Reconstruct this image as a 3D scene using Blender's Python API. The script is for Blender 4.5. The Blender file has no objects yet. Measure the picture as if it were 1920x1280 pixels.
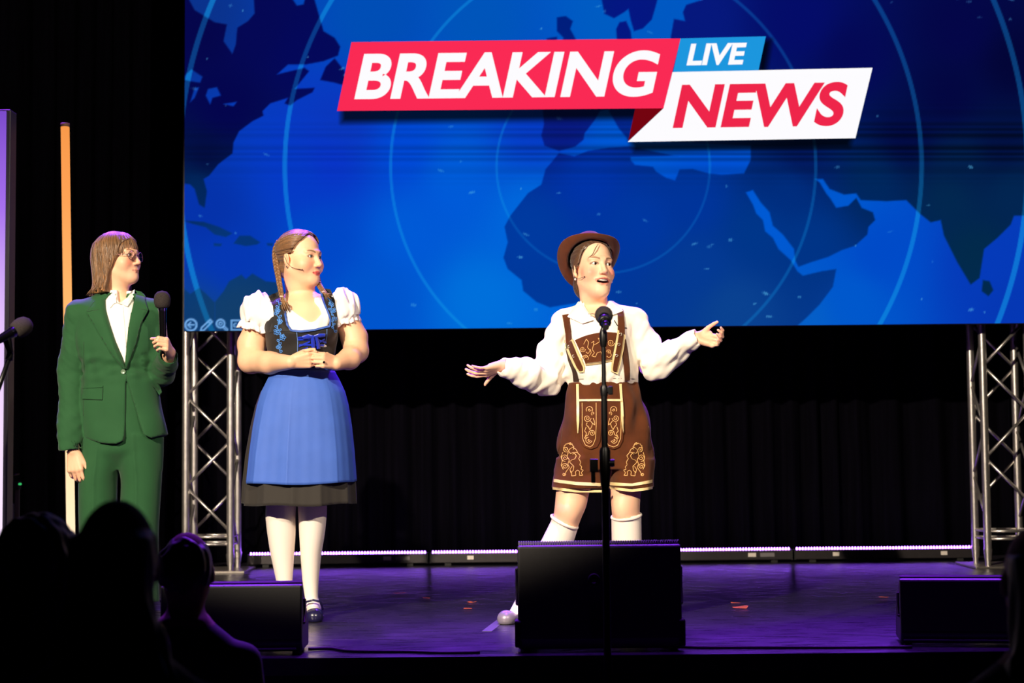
import bpy, bmesh, math, random
import numpy as np
from mathutils import Vector, Matrix
from mathutils.bvhtree import BVHTree

random.seed(7); RNG = np.random.RandomState(7)
scn = bpy.context.scene
COL = scn.collection

# ------------------------------------------------------------------ camera
F = 3200.0; CAMH = 0.703
PITCH = math.atan(210 / F); ROLL = math.radians(-0.55)
cam_d = bpy.data.cameras.new('camera'); cam = bpy.data.objects.new('camera', cam_d); COL.objects.link(cam)
cam_d.sensor_width = 36.0; cam_d.lens = F / 1920 * 36.0; cam_d.clip_start = 0.05
CAMR = (Matrix.Rotation(math.pi / 2 + PITCH, 3, 'X') @ Matrix.Rotation(ROLL, 3, 'Z'))
cam.matrix_world = Matrix.Translation((0, 0, CAMH)) @ CAMR.to_4x4()
cam_d.dof.use_dof = True; cam_d.dof.focus_distance = 7.3; cam_d.dof.aperture_fstop = 3.2
scn.camera = cam
CAMRI = np.array(CAMR.transposed())
def at(px, py, Y):
    d = CAMR @ Vector(((px - 960) / F, -(py - 640) / F, -1.0))
    t = Y / d.y
    return Vector((d.x * t, Y, CAMH + d.z * t))
def project(P):                       # numpy (n,3) world -> pixels
    q = (np.asarray(P, float) - np.array([0, 0, CAMH])) @ CAMRI.T
    return 960 - F * q[:, 0] / q[:, 2], 640 + F * q[:, 1] / q[:, 2]

# ------------------------------------------------------------------ world + big lights
scn.view_settings.view_transform = 'Standard'; scn.view_settings.look = 'None'
scn.view_settings.gamma = 1.0; scn.view_settings.exposure = 0.0
scn.view_settings.use_curve_mapping = False
w = bpy.data.worlds.new('world'); scn.world = w; w.use_nodes = True
w.node_tree.nodes['Background'].inputs[0].default_value = (0.010, 0.006, 0.02, 1)
w.node_tree.nodes['Background'].inputs[1].default_value = 0.12

def spot(name, loc, target, watts, color, half_deg, blend=0.3, radius=0.12):
    l = bpy.data.lights.new(name, 'SPOT'); o = bpy.data.objects.new(name, l); COL.objects.link(o)
    l.energy = watts; l.color = color; l.spot_size = math.radians(half_deg * 2); l.spot_blend = blend
    l.shadow_soft_size = radius
    o.location = loc
    o.rotation_euler = (Vector(target) - Vector(loc)).to_track_quat('-Z', 'Y').to_euler()
    return o
# two front-of-house spots (warm white) aimed at the three performers
for args in (('front_spot_key', (-4.6, -2.0, 5.2), (-0.55, 7.4, 2.04), 8200, (1.0, 0.85, 0.65), 12.5, 0.16, 0.07),
             ('front_spot_fill', (3.4, -2.2, 5.3), (-0.40, 7.4, 2.25), 2500, (1.0, 0.86, 0.68), 12.5, 0.16, 0.07)):
    spot(*args).data.use_square = True      # shuttered profile spots: their lower edge falls just in front of the performers' feet
# purple back light bar over the stage, in front of the screen
for x in (-3.2, -1.6, 0.0, 1.6, 3.2):
    spot('back_wash', (x, 10.4, 4.75), (x * 0.8, 7.0, 0.1), 2500, (0.26, 0.035, 1.0), 19, 0.75, 0.15)

# purple down-lights over the stage lip
for x in (-2.9, -1.45, 0.0, 1.45, 2.9):
    spot('lip_wash', (x, 6.2, 5.6), (x, 6.45, 0.0), 1500, (0.28, 0.03, 1.0), 10.0, 0.55, 0.10)

# ------------------------------------------------------------------ materials
def lin(c):
    c = np.asarray(c, float) / 255.0
    return np.where(c <= 0.04045, c / 12.92, ((c + 0.055) / 1.055) ** 2.4)
def rgb(r, g, b): return tuple(lin((r, g, b))) + (1.0,)
MATS = {}
def mat(name, col=(128, 128, 128), rough=0.6, metal=0.0, var=0.0, nscale=30.0, bump=0.0, bscale=200.0, stretch=None,
        sheen=0.0, spec=0.5, coat=0.0, attr=None, emit=None, estr=1.0, sss=0.0):
    if name in MATS: return MATS[name]
    m = bpy.data.materials.new(name); m.use_nodes = True; MATS[name] = m
    nt = m.node_tree; N = nt.nodes; L = nt.links; b = N['Principled BSDF']
    b.inputs['Roughness'].default_value = rough; b.inputs['Metallic'].default_value = metal
    b.inputs['Specular IOR Level'].default_value = spec
    if sheen: b.inputs['Sheen Weight'].default_value = sheen; b.inputs['Sheen Roughness'].default_value = 0.5
    if coat: b.inputs['Coat Weight'].default_value = coat; b.inputs['Coat Roughness'].default_value = 0.1
    if sss:
        b.inputs['Subsurface Weight'].default_value = sss; b.inputs['Subsurface Radius'].default_value = (0.012, 0.005, 0.003)
        b.inputs['Subsurface Scale'].default_value = 1.0
    c = rgb(*col); b.inputs['Base Color'].default_value = c
    tc = N.new('ShaderNodeTexCoord'); src = tc.outputs['Object']
    if stretch:
        mp = N.new('ShaderNodeMapping'); mp.inputs['Scale'].default_value = stretch
        L.new(src, mp.inputs['Vector']); src = mp.outputs['Vector']
    base = None
    if attr:
        a = N.new('ShaderNodeAttribute'); a.attribute_name = attr; base = a.outputs['Color']
        L.new(base, b.inputs['Base Color'])
    if var:
        n = N.new('ShaderNodeTexNoise'); n.inputs['Scale'].default_value = nscale; n.inputs['Detail'].default_value = 4
        L.new(src, n.inputs['Vector'])
        r = N.new('ShaderNodeMapRange'); r.inputs['From Min'].default_value = 0.3; r.inputs['From Max'].default_value = 0.7
        r.inputs['To Min'].default_value = 1 - var; r.inputs['To Max'].default_value = 1 + var
        L.new(n.outputs['Fac'], r.inputs['Value'])
        mx = N.new('ShaderNodeVectorMath'); mx.operation = 'SCALE'
        if base: L.new(base, mx.inputs[0])
        else: mx.inputs[0].default_value = c[:3]
        L.new(r.outputs['Result'], mx.inputs['Scale']); L.new(mx.outputs['Vector'], b.inputs['Base Color'])
    if bump:
        n2 = N.new('ShaderNodeTexNoise'); n2.inputs['Scale'].default_value = bscale; n2.inputs['Detail'].default_value = 3
        L.new(src, n2.inputs['Vector'])
        bp = N.new('ShaderNodeBump'); bp.inputs['Strength'].default_value = bump; bp.inputs['Distance'].default_value = 0.002
        L.new(n2.outputs['Fac'], bp.inputs['Height']); L.new(bp.outputs['Normal'], b.inputs['Normal'])
    if emit:
        b.inputs['Emission Color'].default_value = rgb(*emit); b.inputs['Emission Strength'].default_value = estr
    return m
def emission(name, col=None, strength=1.0, attr=None):
    if name in MATS: return MATS[name]
    m = bpy.data.materials.new(name); m.use_nodes = True; MATS[name] = m
    nt = m.node_tree; nt.nodes.clear()
    o = nt.nodes.new('ShaderNodeOutputMaterial'); e = nt.nodes.new('ShaderNodeEmission')
    e.inputs['Strength'].default_value = strength
    if attr:
        a = nt.nodes.new('ShaderNodeAttribute'); a.attribute_name = attr; nt.links.new(a.outputs['Color'], e.inputs['Color'])
    else: e.inputs['Color'].default_value = rgb(*col)
    nt.links.new(e.outputs[0], o.inputs[0])
    return m

# ------------------------------------------------------------------ object helpers
def mesh_np(name, V, Fq, m, parent=None, smooth=True, col=None):
    """V (n,3), Fq (m,k) equal-sided faces or list of faces"""
    me = bpy.data.meshes.new(name)
    V = np.asarray(V, np.float32)
    if isinstance(Fq, np.ndarray):
        n, k = Fq.shape
        me.vertices.add(len(V)); me.vertices.foreach_set('co', V.ravel())
        me.loops.add(n * k); me.loops.foreach_set('vertex_index', Fq.astype(np.int32).ravel())
        me.polygons.add(n); me.polygons.foreach_set('loop_start', np.arange(0, n * k, k, dtype=np.int32))
        me.update(calc_edges=True); me.validate()
    else:
        me.from_pydata([tuple(map(float, v)) for v in V], [], [tuple(map(int, f)) for f in Fq]); me.update()
    if smooth: me.polygons.foreach_set('use_smooth', np.ones(len(me.polygons), bool))
    if col is not None:
        a = me.attributes.new('Col', 'FLOAT_COLOR', 'POINT')
        c = np.ones((len(V), 4), np.float32); c[:, :3] = col
        a.data.foreach_set('color', c.ravel())
    if m is not None: me.materials.append(m)
    o = bpy.data.objects.new(name, me); COL.objects.link(o)
    if parent is not None: o.parent = parent
    return o
def tag(o, label=None, cat=None, group=None, kind=None):
    if label: o['label'] = label
    if cat: o['category'] = cat
    if group: o['group'] = group
    if kind: o['kind'] = kind
    return o
def empty(name, loc=(0, 0, 0), parent=None):
    o = bpy.data.objects.new(name, None); COL.objects.link(o); o.location = loc; o.empty_display_size = 0.1
    if parent is not None: o.parent = parent
    return o

class MB:
    """collects simple solids into one mesh"""
    def __init__(s): s.V = []; s.F = []
    def add(s, V, Fc):
        n = len(s.V); s.V += [tuple(v) for v in V]; s.F += [tuple(i + n for i in f) for f in Fc]; return s
    def box(s, lo, hi, M=None):
        x0, y0, z0 = lo; x1, y1, z1 = hi
        V = [Vector(p) for p in ((x0,y0,z0),(x1,y0,z0),(x1,y1,z0),(x0,y1,z0),(x0,y0,z1),(x1,y0,z1),(x1,y1,z1),(x0,y1,z1))]
        if M is not None: V = [M @ v for v in V]
        return s.add(V, [(0,3,2,1),(4,5,6,7),(0,1,5,4),(1,2,6,5),(2,3,7,6),(3,0,4,7)])
    def tube(s, pts, rad, n=8, flat=None, cap=True):
        pts = [Vector(p) for p in pts]; m = len(pts)
        if not hasattr(rad, '__len__'): rad = [rad] * m
        prev = None; V = []
        for i, p in enumerate(pts):
            t = (pts[min(i + 1, m - 1)] - pts[max(i - 1, 0)])
            t = t.normalized() if t.length > 1e-9 else Vector((0, 0, 1))
            if prev is None:
                u = t.cross(Vector((0, 0, 1)));
                if u.length < 1e-3: u = t.cross(Vector((0, 1, 0)))
                u.normalize()
            else:
                u = prev - t * prev.dot(t)
                u = u.normalized() if u.length > 1e-6 else prev
            prev = u; v = t.cross(u)
            for k in range(n):
                a = 2 * math.pi * k / n
                V.append(p + u * math.cos(a) * rad[i] + v * math.sin(a) * rad[i])
        Fc = [(i*n+k, i*n+(k+1)%n, (i+1)*n+(k+1)%n, (i+1)*n+k) for i in range(m - 1) for k in range(n)]
        if cap: Fc += [tuple(reversed(range(n))), tuple(range((m-1)*n, m*n))]
        return s.add(V, Fc)
    def lathe(s, prof, n=24, M=None, cap=True):
        V = []
        for r, z in prof:
            for k in range(n):
                a = 2 * math.pi * k / n; v = Vector((r * math.cos(a), r * math.sin(a), z))
                V.append(M @ v if M is not None else v)
        m = len(prof)
        Fc = [(i*n+k, i*n+(k+1)%n, (i+1)*n+(k+1)%n, (i+1)*n+k) for i in range(m - 1) for k in range(n)]
        if cap: Fc += [tuple(reversed(range(n))), tuple(range((m-1)*n, m*n))]
        return s.add(V, Fc)
    def ball(s, c, r, nu=12, nv=8, M=None):
        rr = r if hasattr(r, '__len__') else (r, r, r); c = Vector(c)
        V = []
        for i in range(nv + 1):
            t = math.pi * i / nv
            for k in range(nu):
                a = 2 * math.pi * k / nu
                p = Vector((math.sin(t)*math.cos(a)*rr[0], math.sin(t)*math.sin(a)*rr[1], math.cos(t)*rr[2]))
                if M is not None: p = M @ p
                V.append(c + p)
        Fc = [(i*nu+k, (i+1)*nu+k, (i+1)*nu+(k+1)%nu, i*nu+(k+1)%nu) for i in range(nv) for k in range(nu)]
        return s.add(V, Fc)
    def build(s, name, m, parent=None, smooth=True, bevel=0, angle=None):
        o = mesh_np(name, np.array([tuple(v) for v in s.V]), s.F, m, parent, smooth)
        if smooth and angle is not None:
            bm = bmesh.new(); bm.from_mesh(o.data)
            for e in bm.edges:
                if len(e.link_faces) == 2 and e.calc_face_angle(0) > math.radians(angle): e.smooth = False
            bm.to_mesh(o.data); bm.free()
        if bevel:
            b = o.modifiers.new('bevel', 'BEVEL'); b.width = bevel; b.segments = 2; b.limit_method = 'ANGLE'
        return o

# ------------------------------------------------------------------ implicit surfaces
def axis(lo, hi, coarse, fine=()):
    """grid positions with finer spacing in some ranges"""
    p = [lo]; x = lo
    while x < hi:
        h = coarse
        for a, b, f in fine:
            if a - f <= x < b: h = min(h, f)
        x += h; p.append(x)
    return np.array(p, np.float32)
def npv(v): return np.array(tuple(v), np.float32)
class SDF:
    def __init__(s, ax, ay, az):
        s.ax, s.ay, s.az = ax, ay, az
        s.f = np.full((len(ax), len(ay), len(az)), 0.2, np.float32)
    def sub(s, lo, hi, pad):
        sl = []
        for a, l, h in zip((s.ax, s.ay, s.az), lo, hi):
            i0 = int(np.searchsorted(a, l - pad)); i1 = int(np.searchsorted(a, h + pad))
            sl.append(slice(max(i0 - 1, 0), min(i1 + 1, len(a))))
        sl = tuple(sl)
        return sl, s.ax[sl[0]][:, None, None], s.ay[sl[1]][None, :, None], s.az[sl[2]][None, None, :]
    def mix(s, sl, d, k, op='u'):
        a = s.f[sl]
        if a.size == 0: return
        if op == 'u':
            if k > 0: h = np.maximum(k - np.abs(a - d), 0) / k; r = np.minimum(a, d) - h * h * k * 0.25
            else: r = np.minimum(a, d)
        else:                            # subtract
            d = -d
            if k > 0: h = np.maximum(k - np.abs(a - d), 0) / k; r = np.maximum(a, d) + h * h * k * 0.25
            else: r = np.maximum(a, d)
        s.f[sl] = r
    def cap(s, a, b, ra, rb, k=0.0, op='u', flat=None, cut0=False, cut1=False, noise=None):
        """tapered capsule; flat=(normal, factor) squashes it; cut0/cut1 give flat ends"""
        a = npv(a); b = npv(b); R = max(ra, rb)
        lo = np.minimum(a, b) - R; hi = np.maximum(a, b) + R
        sl, X, Y, Z = s.sub(lo, hi, k + 0.012)
        ba = b - a; L2 = float(ba @ ba) + 1e-12
        px, py, pz = X - a[0], Y - a[1], Z - a[2]
        tt = (px * ba[0] + py * ba[1] + pz * ba[2]) / L2
        t = np.clip(tt, 0, 1)
        qx, qy, qz = px - t * ba[0], py - t * ba[1], pz - t * ba[2]
        q2 = qx * qx + qy * qy + qz * qz
        if flat is not None:
            n = npv(flat[0]); n = n / np.linalg.norm(n)
            qn = qx * n[0] + qy * n[1] + qz * n[2]
            q2 = q2 - qn * qn + (qn / flat[1]) ** 2
        d = np.sqrt(np.maximum(q2, 0)) - (ra + (rb - ra) * t)
        L = math.sqrt(L2)
        if cut1: d = np.maximum(d, (tt - 1) * L)
        if cut0: d = np.maximum(d, -tt * L)
        if noise is not None: d = d + noise(X, Y, Z)
        s.mix(sl, d.astype(np.float32), k, op); return s
    def chain(s, pts, rads, k=0.01, **kw):
        for i in range(len(pts) - 1): s.cap(pts[i], pts[i + 1], rads[i], rads[i + 1], k, **kw)
        return s
    def ell(s, c, r, R=None, k=0.0, op='u', noise=None):
        c = npv(c); r = npv(r) if hasattr(r, '__len__') else npv((r, r, r)); m = float(r.max())
        sl, X, Y, Z = s.sub(c - m, c + m, k + 0.012)
        x, y, z = X - c[0], Y - c[1], Z - c[2]
        if R is not None:
            R = np.array(R, np.float32)
            x, y, z = (x*R[0,0]+y*R[1,0]+z*R[2,0], x*R[0,1]+y*R[1,1]+z*R[2,1], x*R[0,2]+y*R[1,2]+z*R[2,2])
        k0 = np.sqrt((x/r[0])**2 + (y/r[1])**2 + (z/r[2])**2)
        k1 = np.sqrt((x/r[0]**2)**2 + (y/r[1]**2)**2 + (z/r[2]**2)**2) + 1e-9
        d = k0 * (k0 - 1) / k1
        if noise is not None: d = d + noise(X, Y, Z)
        s.mix(sl, d.astype(np.float32), k, op); return s
    def loft(s, secs, k=0.0, op='u', p=2.0, ztop=None, zbot=None, disp=None, off=0.0):
        """vertical loft; secs rows (z, cx, cy, rx, ry); ztop / zbot numbers or f(x, y)"""
        A = np.array(sorted(secs), np.float32)
        zz = A[:, 0]; R = A[:, 3:5].max() + 0.03
        lo = (A[:, 1].min() - R, A[:, 2].min() - R, zz[0]); hi = (A[:, 1].max() + R, A[:, 2].max() + R, zz[-1])
        sl, X, Y, Z = s.sub(lo, hi, k + 0.012)
        zr = Z.ravel()
        zf = np.linspace(zz[0], zz[-1], 240)
        cols = []
        for j in range(1, 5):
            v = np.interp(zf, zz, A[:, j]); w_ = 9
            vp = np.concatenate([np.full(w_, v[0]), v, np.full(w_, v[-1])])
            v = np.convolve(vp, np.ones(2 * w_ + 1) / (2 * w_ + 1), 'valid')
            cols.append(np.interp(zr, zf, v).astype(np.float32)[None, None, :])
        cx, cy, rx, ry = cols
        rx = rx + off; ry = ry + off
        dx = np.abs(X - cx) / rx; dy = np.abs(Y - cy) / ry
        g = (dx ** p + dy ** p) ** (1 / p)
        d = (g - 1) * np.minimum(rx, ry)
        if disp is not None: d = d + disp(X, Y, Z, cx, cy)
        zt = zz[-1] if ztop is None else ztop; zb = zz[0] if zbot is None else zbot
        d = np.maximum(d, Z - (zt(X, Y) if callable(zt) else zt))
        d = np.maximum(d, (zb(X, Y) if callable(zb) else zb) - Z)
        s.mix(sl, np.broadcast_to(d, s.f[sl].shape).astype(np.float32), k, op); return s
    def cut_poly(s, poly, y0=None, front=True, k=0.0):
        """remove a prism whose (x,z) outline is poly, in front of y0"""
        P = np.array(poly, np.float32)
        lo = (P[:, 0].min(), s.ay[0], P[:, 1].min()); hi = (P[:, 0].max(), s.ay[-1], P[:, 1].max())
        sl, X, Y, Z = s.sub(lo, hi, 0.02)
        sd = poly_sd(P, X[:, 0, 0][:, None], Z[0, 0, :][None, :])[:, None, :]
        d = sd + 0 * Y
        if y0 is not None: d = np.maximum(d, (Y - y0) if front else (y0 - Y))
        s.mix(sl, d.astype(np.float32), k, 's'); return s
    def noise(s, fn):
        s.f += fn(s.ax[:, None, None], s.ay[None, :, None], s.az[None, None, :]).astype(np.float32); return s
    def mesh(s):
        f = s.f
        if (f[0] < 0).any() or (f[-1] < 0).any() or (f[:, 0] < 0).any() or (f[:, -1] < 0).any() or (f[:, :, 0] < 0).any() or (f[:, :, -1] < 0).any():
            f[0] = np.maximum(f[0], .001); f[-1] = np.maximum(f[-1], .001); f[:, 0] = np.maximum(f[:, 0], .001)
            f[:, -1] = np.maximum(f[:, -1], .001); f[:, :, 0] = np.maximum(f[:, :, 0], .001); f[:, :, -1] = np.maximum(f[:, :, -1], .001)
        I = f < 0
        cnt = np.zeros(tuple(n - 1 for n in f.shape), np.uint8)
        for i in (0, 1):
            for j in (0, 1):
                for k in (0, 1):
                    cnt += I[i:I.shape[0]-1+i, j:I.shape[1]-1+j, k:I.shape[2]-1+k]
        act = np.argwhere((cnt > 0) & (cnt < 8))
        vid = np.full(cnt.shape, -1, np.int32); vid[act[:, 0], act[:, 1], act[:, 2]] = np.arange(len(act))
        corners = [(i, j, k) for i in (0, 1) for j in (0, 1) for k in (0, 1)]
        val = np.stack([f[act[:, 0]+c[0], act[:, 1]+c[1], act[:, 2]+c[2]] for c in corners], 1)
        P = np.zeros((len(act), 3)); n = np.zeros(len(act))
        for a in range(8):
            for b in range(a + 1, 8):
                ca, cb = np.array(corners[a]), np.array(corners[b])
                if np.abs(ca - cb).sum() != 1: continue
                va, vb = val[:, a], val[:, b]; m = (va < 0) != (vb < 0)
                t = np.where(m, va / np.where(m, va - vb, 1), 0)
                P[m] += (ca + t[:, None] * (cb - ca))[m]; n[m] += 1
        P /= n[:, None]
        V = np.empty_like(P)
        for d, A in enumerate((s.ax, s.ay, s.az)):
            i = act[:, d]; V[:, d] = A[i] + P[:, d] * (A[i + 1] - A[i])
        Q = []
        sh = I.shape
        for d in range(3):
            e = [slice(1, n_ - 1) for n_ in sh]; e[d] = slice(0, sh[d] - 1)
            e2 = list(e); e2[d] = slice(1, sh[d])
            A_, B_ = I[tuple(e)], I[tuple(e2)]
            w_ = np.argwhere(A_ != B_)
            if len(w_) == 0: continue
            sgn = A_[w_[:, 0], w_[:, 1], w_[:, 2]]
            g = w_ + np.array([0 if q == d else 1 for q in range(3)])
            u, v = (d + 1) % 3, (d + 2) % 3
            du = np.zeros(3, int); du[u] = 1; dv = np.zeros(3, int); dv[v] = 1
            q = [vid[tuple((g - o).T)] for o in (du + dv, dv, 0 * du, du)]
            q = np.stack(q, 1)
            q[~sgn] = q[~sgn][:, ::-1]
            Q.append(q)
        Q = np.concatenate(Q)
        return V, Q[(Q >= 0).all(1)]
def poly_sd(P, X, Z):
    """signed distance to a 2-D polygon, X (n,1), Z (1,m) or any broadcastable"""
    d2 = None; ins = None; n = len(P)
    for i in range(n):
        a = P[i]; b = P[(i + 1) % n]; e = b - a
        wx, wz = X - a[0], Z - a[1]
        t = np.clip((wx * e[0] + wz * e[1]) / (e @ e + 1e-12), 0, 1)
        q = (wx - t * e[0]) ** 2 + (wz - t * e[1]) ** 2
        d2 = q if d2 is None else np.minimum(d2, q)
        c1 = (a[1] > Z) != (b[1] > Z)
        with np.errstate(divide='ignore', invalid='ignore'):
            xx = (b[0] - a[0]) * (Z - a[1]) / (b[1] - a[1] if b[1] != a[1] else 1e-9) + a[0]
        h = c1 & (X < xx)
        ins = h if ins is None else ins ^ h
    d = np.sqrt(d2)
    return np.where(ins, -d, d)
def smooth_mesh(V, Q, it=1, lam=0.5):
    E = np.concatenate([Q[:, [0, 1]], Q[:, [1, 2]], Q[:, [2, 3]], Q[:, [3, 0]]])
    n = len(V); c = np.bincount(E.ravel(), minlength=n)
    for _ in range(it):
        S = np.zeros_like(V)
        for a in range(3):
            S[:, a] = np.bincount(E[:, 0], V[E[:, 1], a], n) + np.bincount(E[:, 1], V[E[:, 0], a], n)
        V = V + lam * (S / np.maximum(c, 1)[:, None] - V)
    return V
def wob(scale, amp, seed=0, st=(1, 1, 1), n=7):
    """smooth pseudo-noise as a sum of sines"""
    r = np.random.RandomState(seed); K = r.normal(size=(n, 3)) * np.array(st) / scale; ph = r.uniform(0, 6.28, n)
    A = amp / math.sqrt(n) * 1.4
    def f(X, Y, Z):
        o = 0
        for i in range(n): o = o + np.sin(K[i, 0] * X + K[i, 1] * Y + K[i, 2] * Z + ph[i])
        return o * A
    return f
def sdf_obj(S, name, m, parent=None, smooth=1, col=None):
    V, Q = S.mesh()
    if smooth: V = smooth_mesh(V, Q, smooth)
    c = None if col is None else col(V)
    return mesh_np(name, V, Q, m, parent, True, c)
def sstep(a, b, x):
    t = np.clip((x - a) / (b - a), 0, 1); return t * t * (3 - 2 * t)
def resample(pl, n):
    P = np.array(pl, float); L = np.concatenate([[0], np.cumsum(np.linalg.norm(np.diff(P, axis=0), axis=1))])
    t = np.linspace(0, L[-1], n)
    return np.stack([np.interp(t, L, P[:, i]) for i in range(P.shape[1])], 1)
def catmull(pts, n=8):
    P = [np.array(p, float) for p in pts]; P = [2 * P[0] - P[1]] + P + [2 * P[-1] - P[-2]]
    out = []
    for i in range(1, len(P) - 2):
        for t in np.linspace(0, 1, n, endpoint=False):
            a, b, c, d = P[i-1], P[i], P[i+1], P[i+2]
            out.append(0.5 * (2*b + (c-a)*t + (2*a-5*b+4*c-d)*t*t + (3*b-a-3*c+d)*t**3))
    out.append(P[-2]); return np.array(out)
# ================================================================== THE SETTING
HALL = -0.80; EDGE = 6.0; BACK = 11.35
M_FLOOR = mat('stage_vinyl', (40, 36, 46), rough=0.30, var=0.30, nscale=3.0, bump=0.25, bscale=14.0, spec=0.5)
def floor_detail():
    m = M_FLOOR; nt = m.node_tree; N = nt.nodes; L = nt.links; b = N['Principled BSDF']
    tc = N.new('ShaderNodeTexCoord'); mp = N.new('ShaderNodeMapping'); mp.inputs['Scale'].default_value = (1.2, 9, 1); mp.inputs['Rotation'].default_value = (0, 0, 0.5)
    L.new(tc.outputs['Object'], mp.inputs[0]); n = N.new('ShaderNodeTexNoise'); n.inputs['Scale'].default_value = 5; n.inputs['Detail'].default_value = 8
    L.new(mp.outputs[0], n.inputs['Vector']); r = N.new('ShaderNodeMapRange'); r.inputs['From Min'].default_value = .35; r.inputs['From Max'].default_value = .7
    r.inputs['To Min'].default_value = .24; r.inputs['To Max'].default_value = .42
    L.new(n.outputs['Fac'], r.inputs['Value']); L.new(r.outputs[0], b.inputs['Roughness'])
floor_detail()
M_BLACK = mat('black_paint', (9, 9, 10), rough=0.7, bump=0.1)
M_WALL = mat('black_wall', (6, 6, 7), rough=0.9, var=0.2, nscale=4)
M_VELVET = mat('black_velvet', (5, 4, 9), rough=0.95, var=0.3, nscale=40, spec=0.03, stretch=(1, 1, 0.05))

st = MB(); st.box((-4.6, EDGE, -0.06), (4.6, 11.8, 0.0)); o = st.build('floor', M_FLOOR, None, False); tag(o, 'glossy dark stage floor with purple sheen', 'floor', kind='structure')
b = MB(); b.box((-4.6, EDGE + 0.03, HALL), (4.6, EDGE + 0.06, -0.06)); o = b.build('trim_1', M_BLACK, None, False); tag(o, 'black front fascia under the stage edge', 'stage fascia', kind='structure')
b = MB(); b.box((-6, -4, HALL - 0.05), (6, 12, HALL)); o = b.build('floor', mat('hall_floor', (14, 13, 15), rough=.6, var=.2), None, False); tag(o, 'dark hall floor in front of the stage', 'floor', kind='structure')
for nm, lo, hi in (('wall_back', (-6, 11.8, HALL), (6, 11.9, 6)), ('wall_left', (-6.1, -4, HALL), (-6, 11.9, 6)), ('wall_right', (6, -4, HALL), (6.1, 11.9, 6)),
                   ('ceiling', (-6.1, -4, 6.0), (6.1, 11.9, 6.1)), ('wall_front', (-6, -4.1, HALL), (6, -4, 6))):
    b = MB(); b.box(lo, hi); o = b.build(nm, M_WALL, None, False); tag(o, 'black painted hall ' + nm.replace('_', ' '), 'wall' if 'wall' in nm else 'ceiling', kind='structure')
def curtain(name, x0, x1, y, z1, label, amp=0.045, per=0.21, seed=1):
    r = np.random.RandomState(seed); n = int((x1 - x0) / 0.018); xs = np.linspace(x0, x1, n)
    ph = np.cumsum(2 * math.pi * (xs[1] - xs[0]) / (per * (1 + 0.35 * np.sin(xs * 2.3 + seed) + 0.2 * np.sin(xs * 5.1))))
    zs = np.linspace(0.01, z1, 14); V = []
    for z in zs:
        a = amp * (1.0 - 0.35 * z / z1)
        yy = y + a * np.sin(ph + 0.25 * math.sin(z * 1.1)) + 0.3 * a * np.sin(2.3 * ph + z)
        V += [(x, q, z) for x, q in zip(xs, yy)]
    Fq = np.array([(i*n+k, i*n+k+1, (i+1)*n+k+1, (i+1)*n+k) for i in range(len(zs) - 1) for k in range(n - 1)])
    o = mesh_np(name, np.array(V), Fq, M_VELVET); s = o.modifiers.new('solid', 'SOLIDIFY'); s.thickness = 0.004
    return tag(o, label, 'curtain')
curtain('stage_curtain', -2.25, 4.4, BACK, 4.6, 'wide black pleated velvet curtain hanging behind the LED light bars')
curtain('wing_curtain', -4.5, -2.2, 10.9, 4.8, 'black side curtain behind the glowing orange tube', seed=4)

# ------------------------------------------------------------------ LED wall
YS = 10.02
c0 = at(345, 620, YS); c1 = at(1921, 606, YS)
SX0, SX1 = c0.x, c1.x + 0.25; SZ0 = (c0.z + c1.z) / 2; SZ1 = SZ0 + 2.8
def G(cx, ox, oy, pts): return [(ox + x / cx, oy + y / cx) for x, y in pts]
NA = G(2.4, 340, 0, [(-20, -900), (430, -900), (560, -300), (590, -30), (600, 0), (640, 140), (690, 170), (715, 210), (705, 250), (640, 275), (560, 290), (480, 290), (430, 335), (470, 325), (555, 305), (575, 320), (510, 400), (600, 395), (590, 415), (520, 450), (490, 475), (465, 465), (480, 440), (400, 465), (365, 500), (370, 520), (320, 545), (260, 590), (235, 640), (230, 690), (190, 720), (165, 740), (125, 790), (100, 805), (115, 860), (105, 935), (80, 920), (60, 850), (40, 830), (-20, 820)])
NF = G(2.4, 340, 0, [(690, 262), (650, 300), (625, 360), (690, 372), (735, 385), (735, 320)])
LAKES = [G(2.4, 340, 0, q) for q in ([(60, -260), (10, -120), (25, -20), (60, 45), (150, 100), (205, 110), (190, 185), (230, 242), (245, 200), (252, 125), (300, 95), (330, 60), (325, -20), (260, -160)],
          [(0, 355), (45, 312), (95, 345), (85, 372), (40, 365)], [(120, 400), (160, 392), (178, 430), (140, 440), (130, 470), (110, 430)], [(190, 468), (250, 458), (235, 478)], [(60, 395), (80, 392), (60, 440), (40, 460)], [(490, -20), (560, -20), (550, 20), (520, 25)])]
CUBA = [G(2.4, 340, 300, q) for q in ([(10, 272), (100, 278), (170, 300), (230, 330), (200, 346), (150, 335), (110, 302), (50, 287)], [(235, 375), (262, 340), (310, 340), (355, 370), (340, 380), (290, 387)], [(385, 374), (412, 374), (410, 386), (388, 384)], [(145, 374), (182, 376), (178, 388), (148, 386)])]
SAM = G(2.4, 340, 300, [(150, 800), (150, 640), (190, 590), (215, 545), (270, 515), (290, 535), (320, 510), (380, 545), (430, 550), (470, 600), (640, 660), (640, 800)])
CAM_ = G(2.4, 340, 300, [(-10, 560), (40, 602), (80, 575), (110, 600), (150, 640), (150, 800), (-10, 800)])
UK = G(2.4, 340, 0, [(1690, 78), (1730, 72), (1762, 95), (1750, 130), (1778, 182), (1800, 220), (1700, 220), (1720, 170), (1690, 140)])
IRE = G(2.4, 340, 0, [(1645, 172), (1690, 165), (1695, 220), (1640, 220)])
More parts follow.
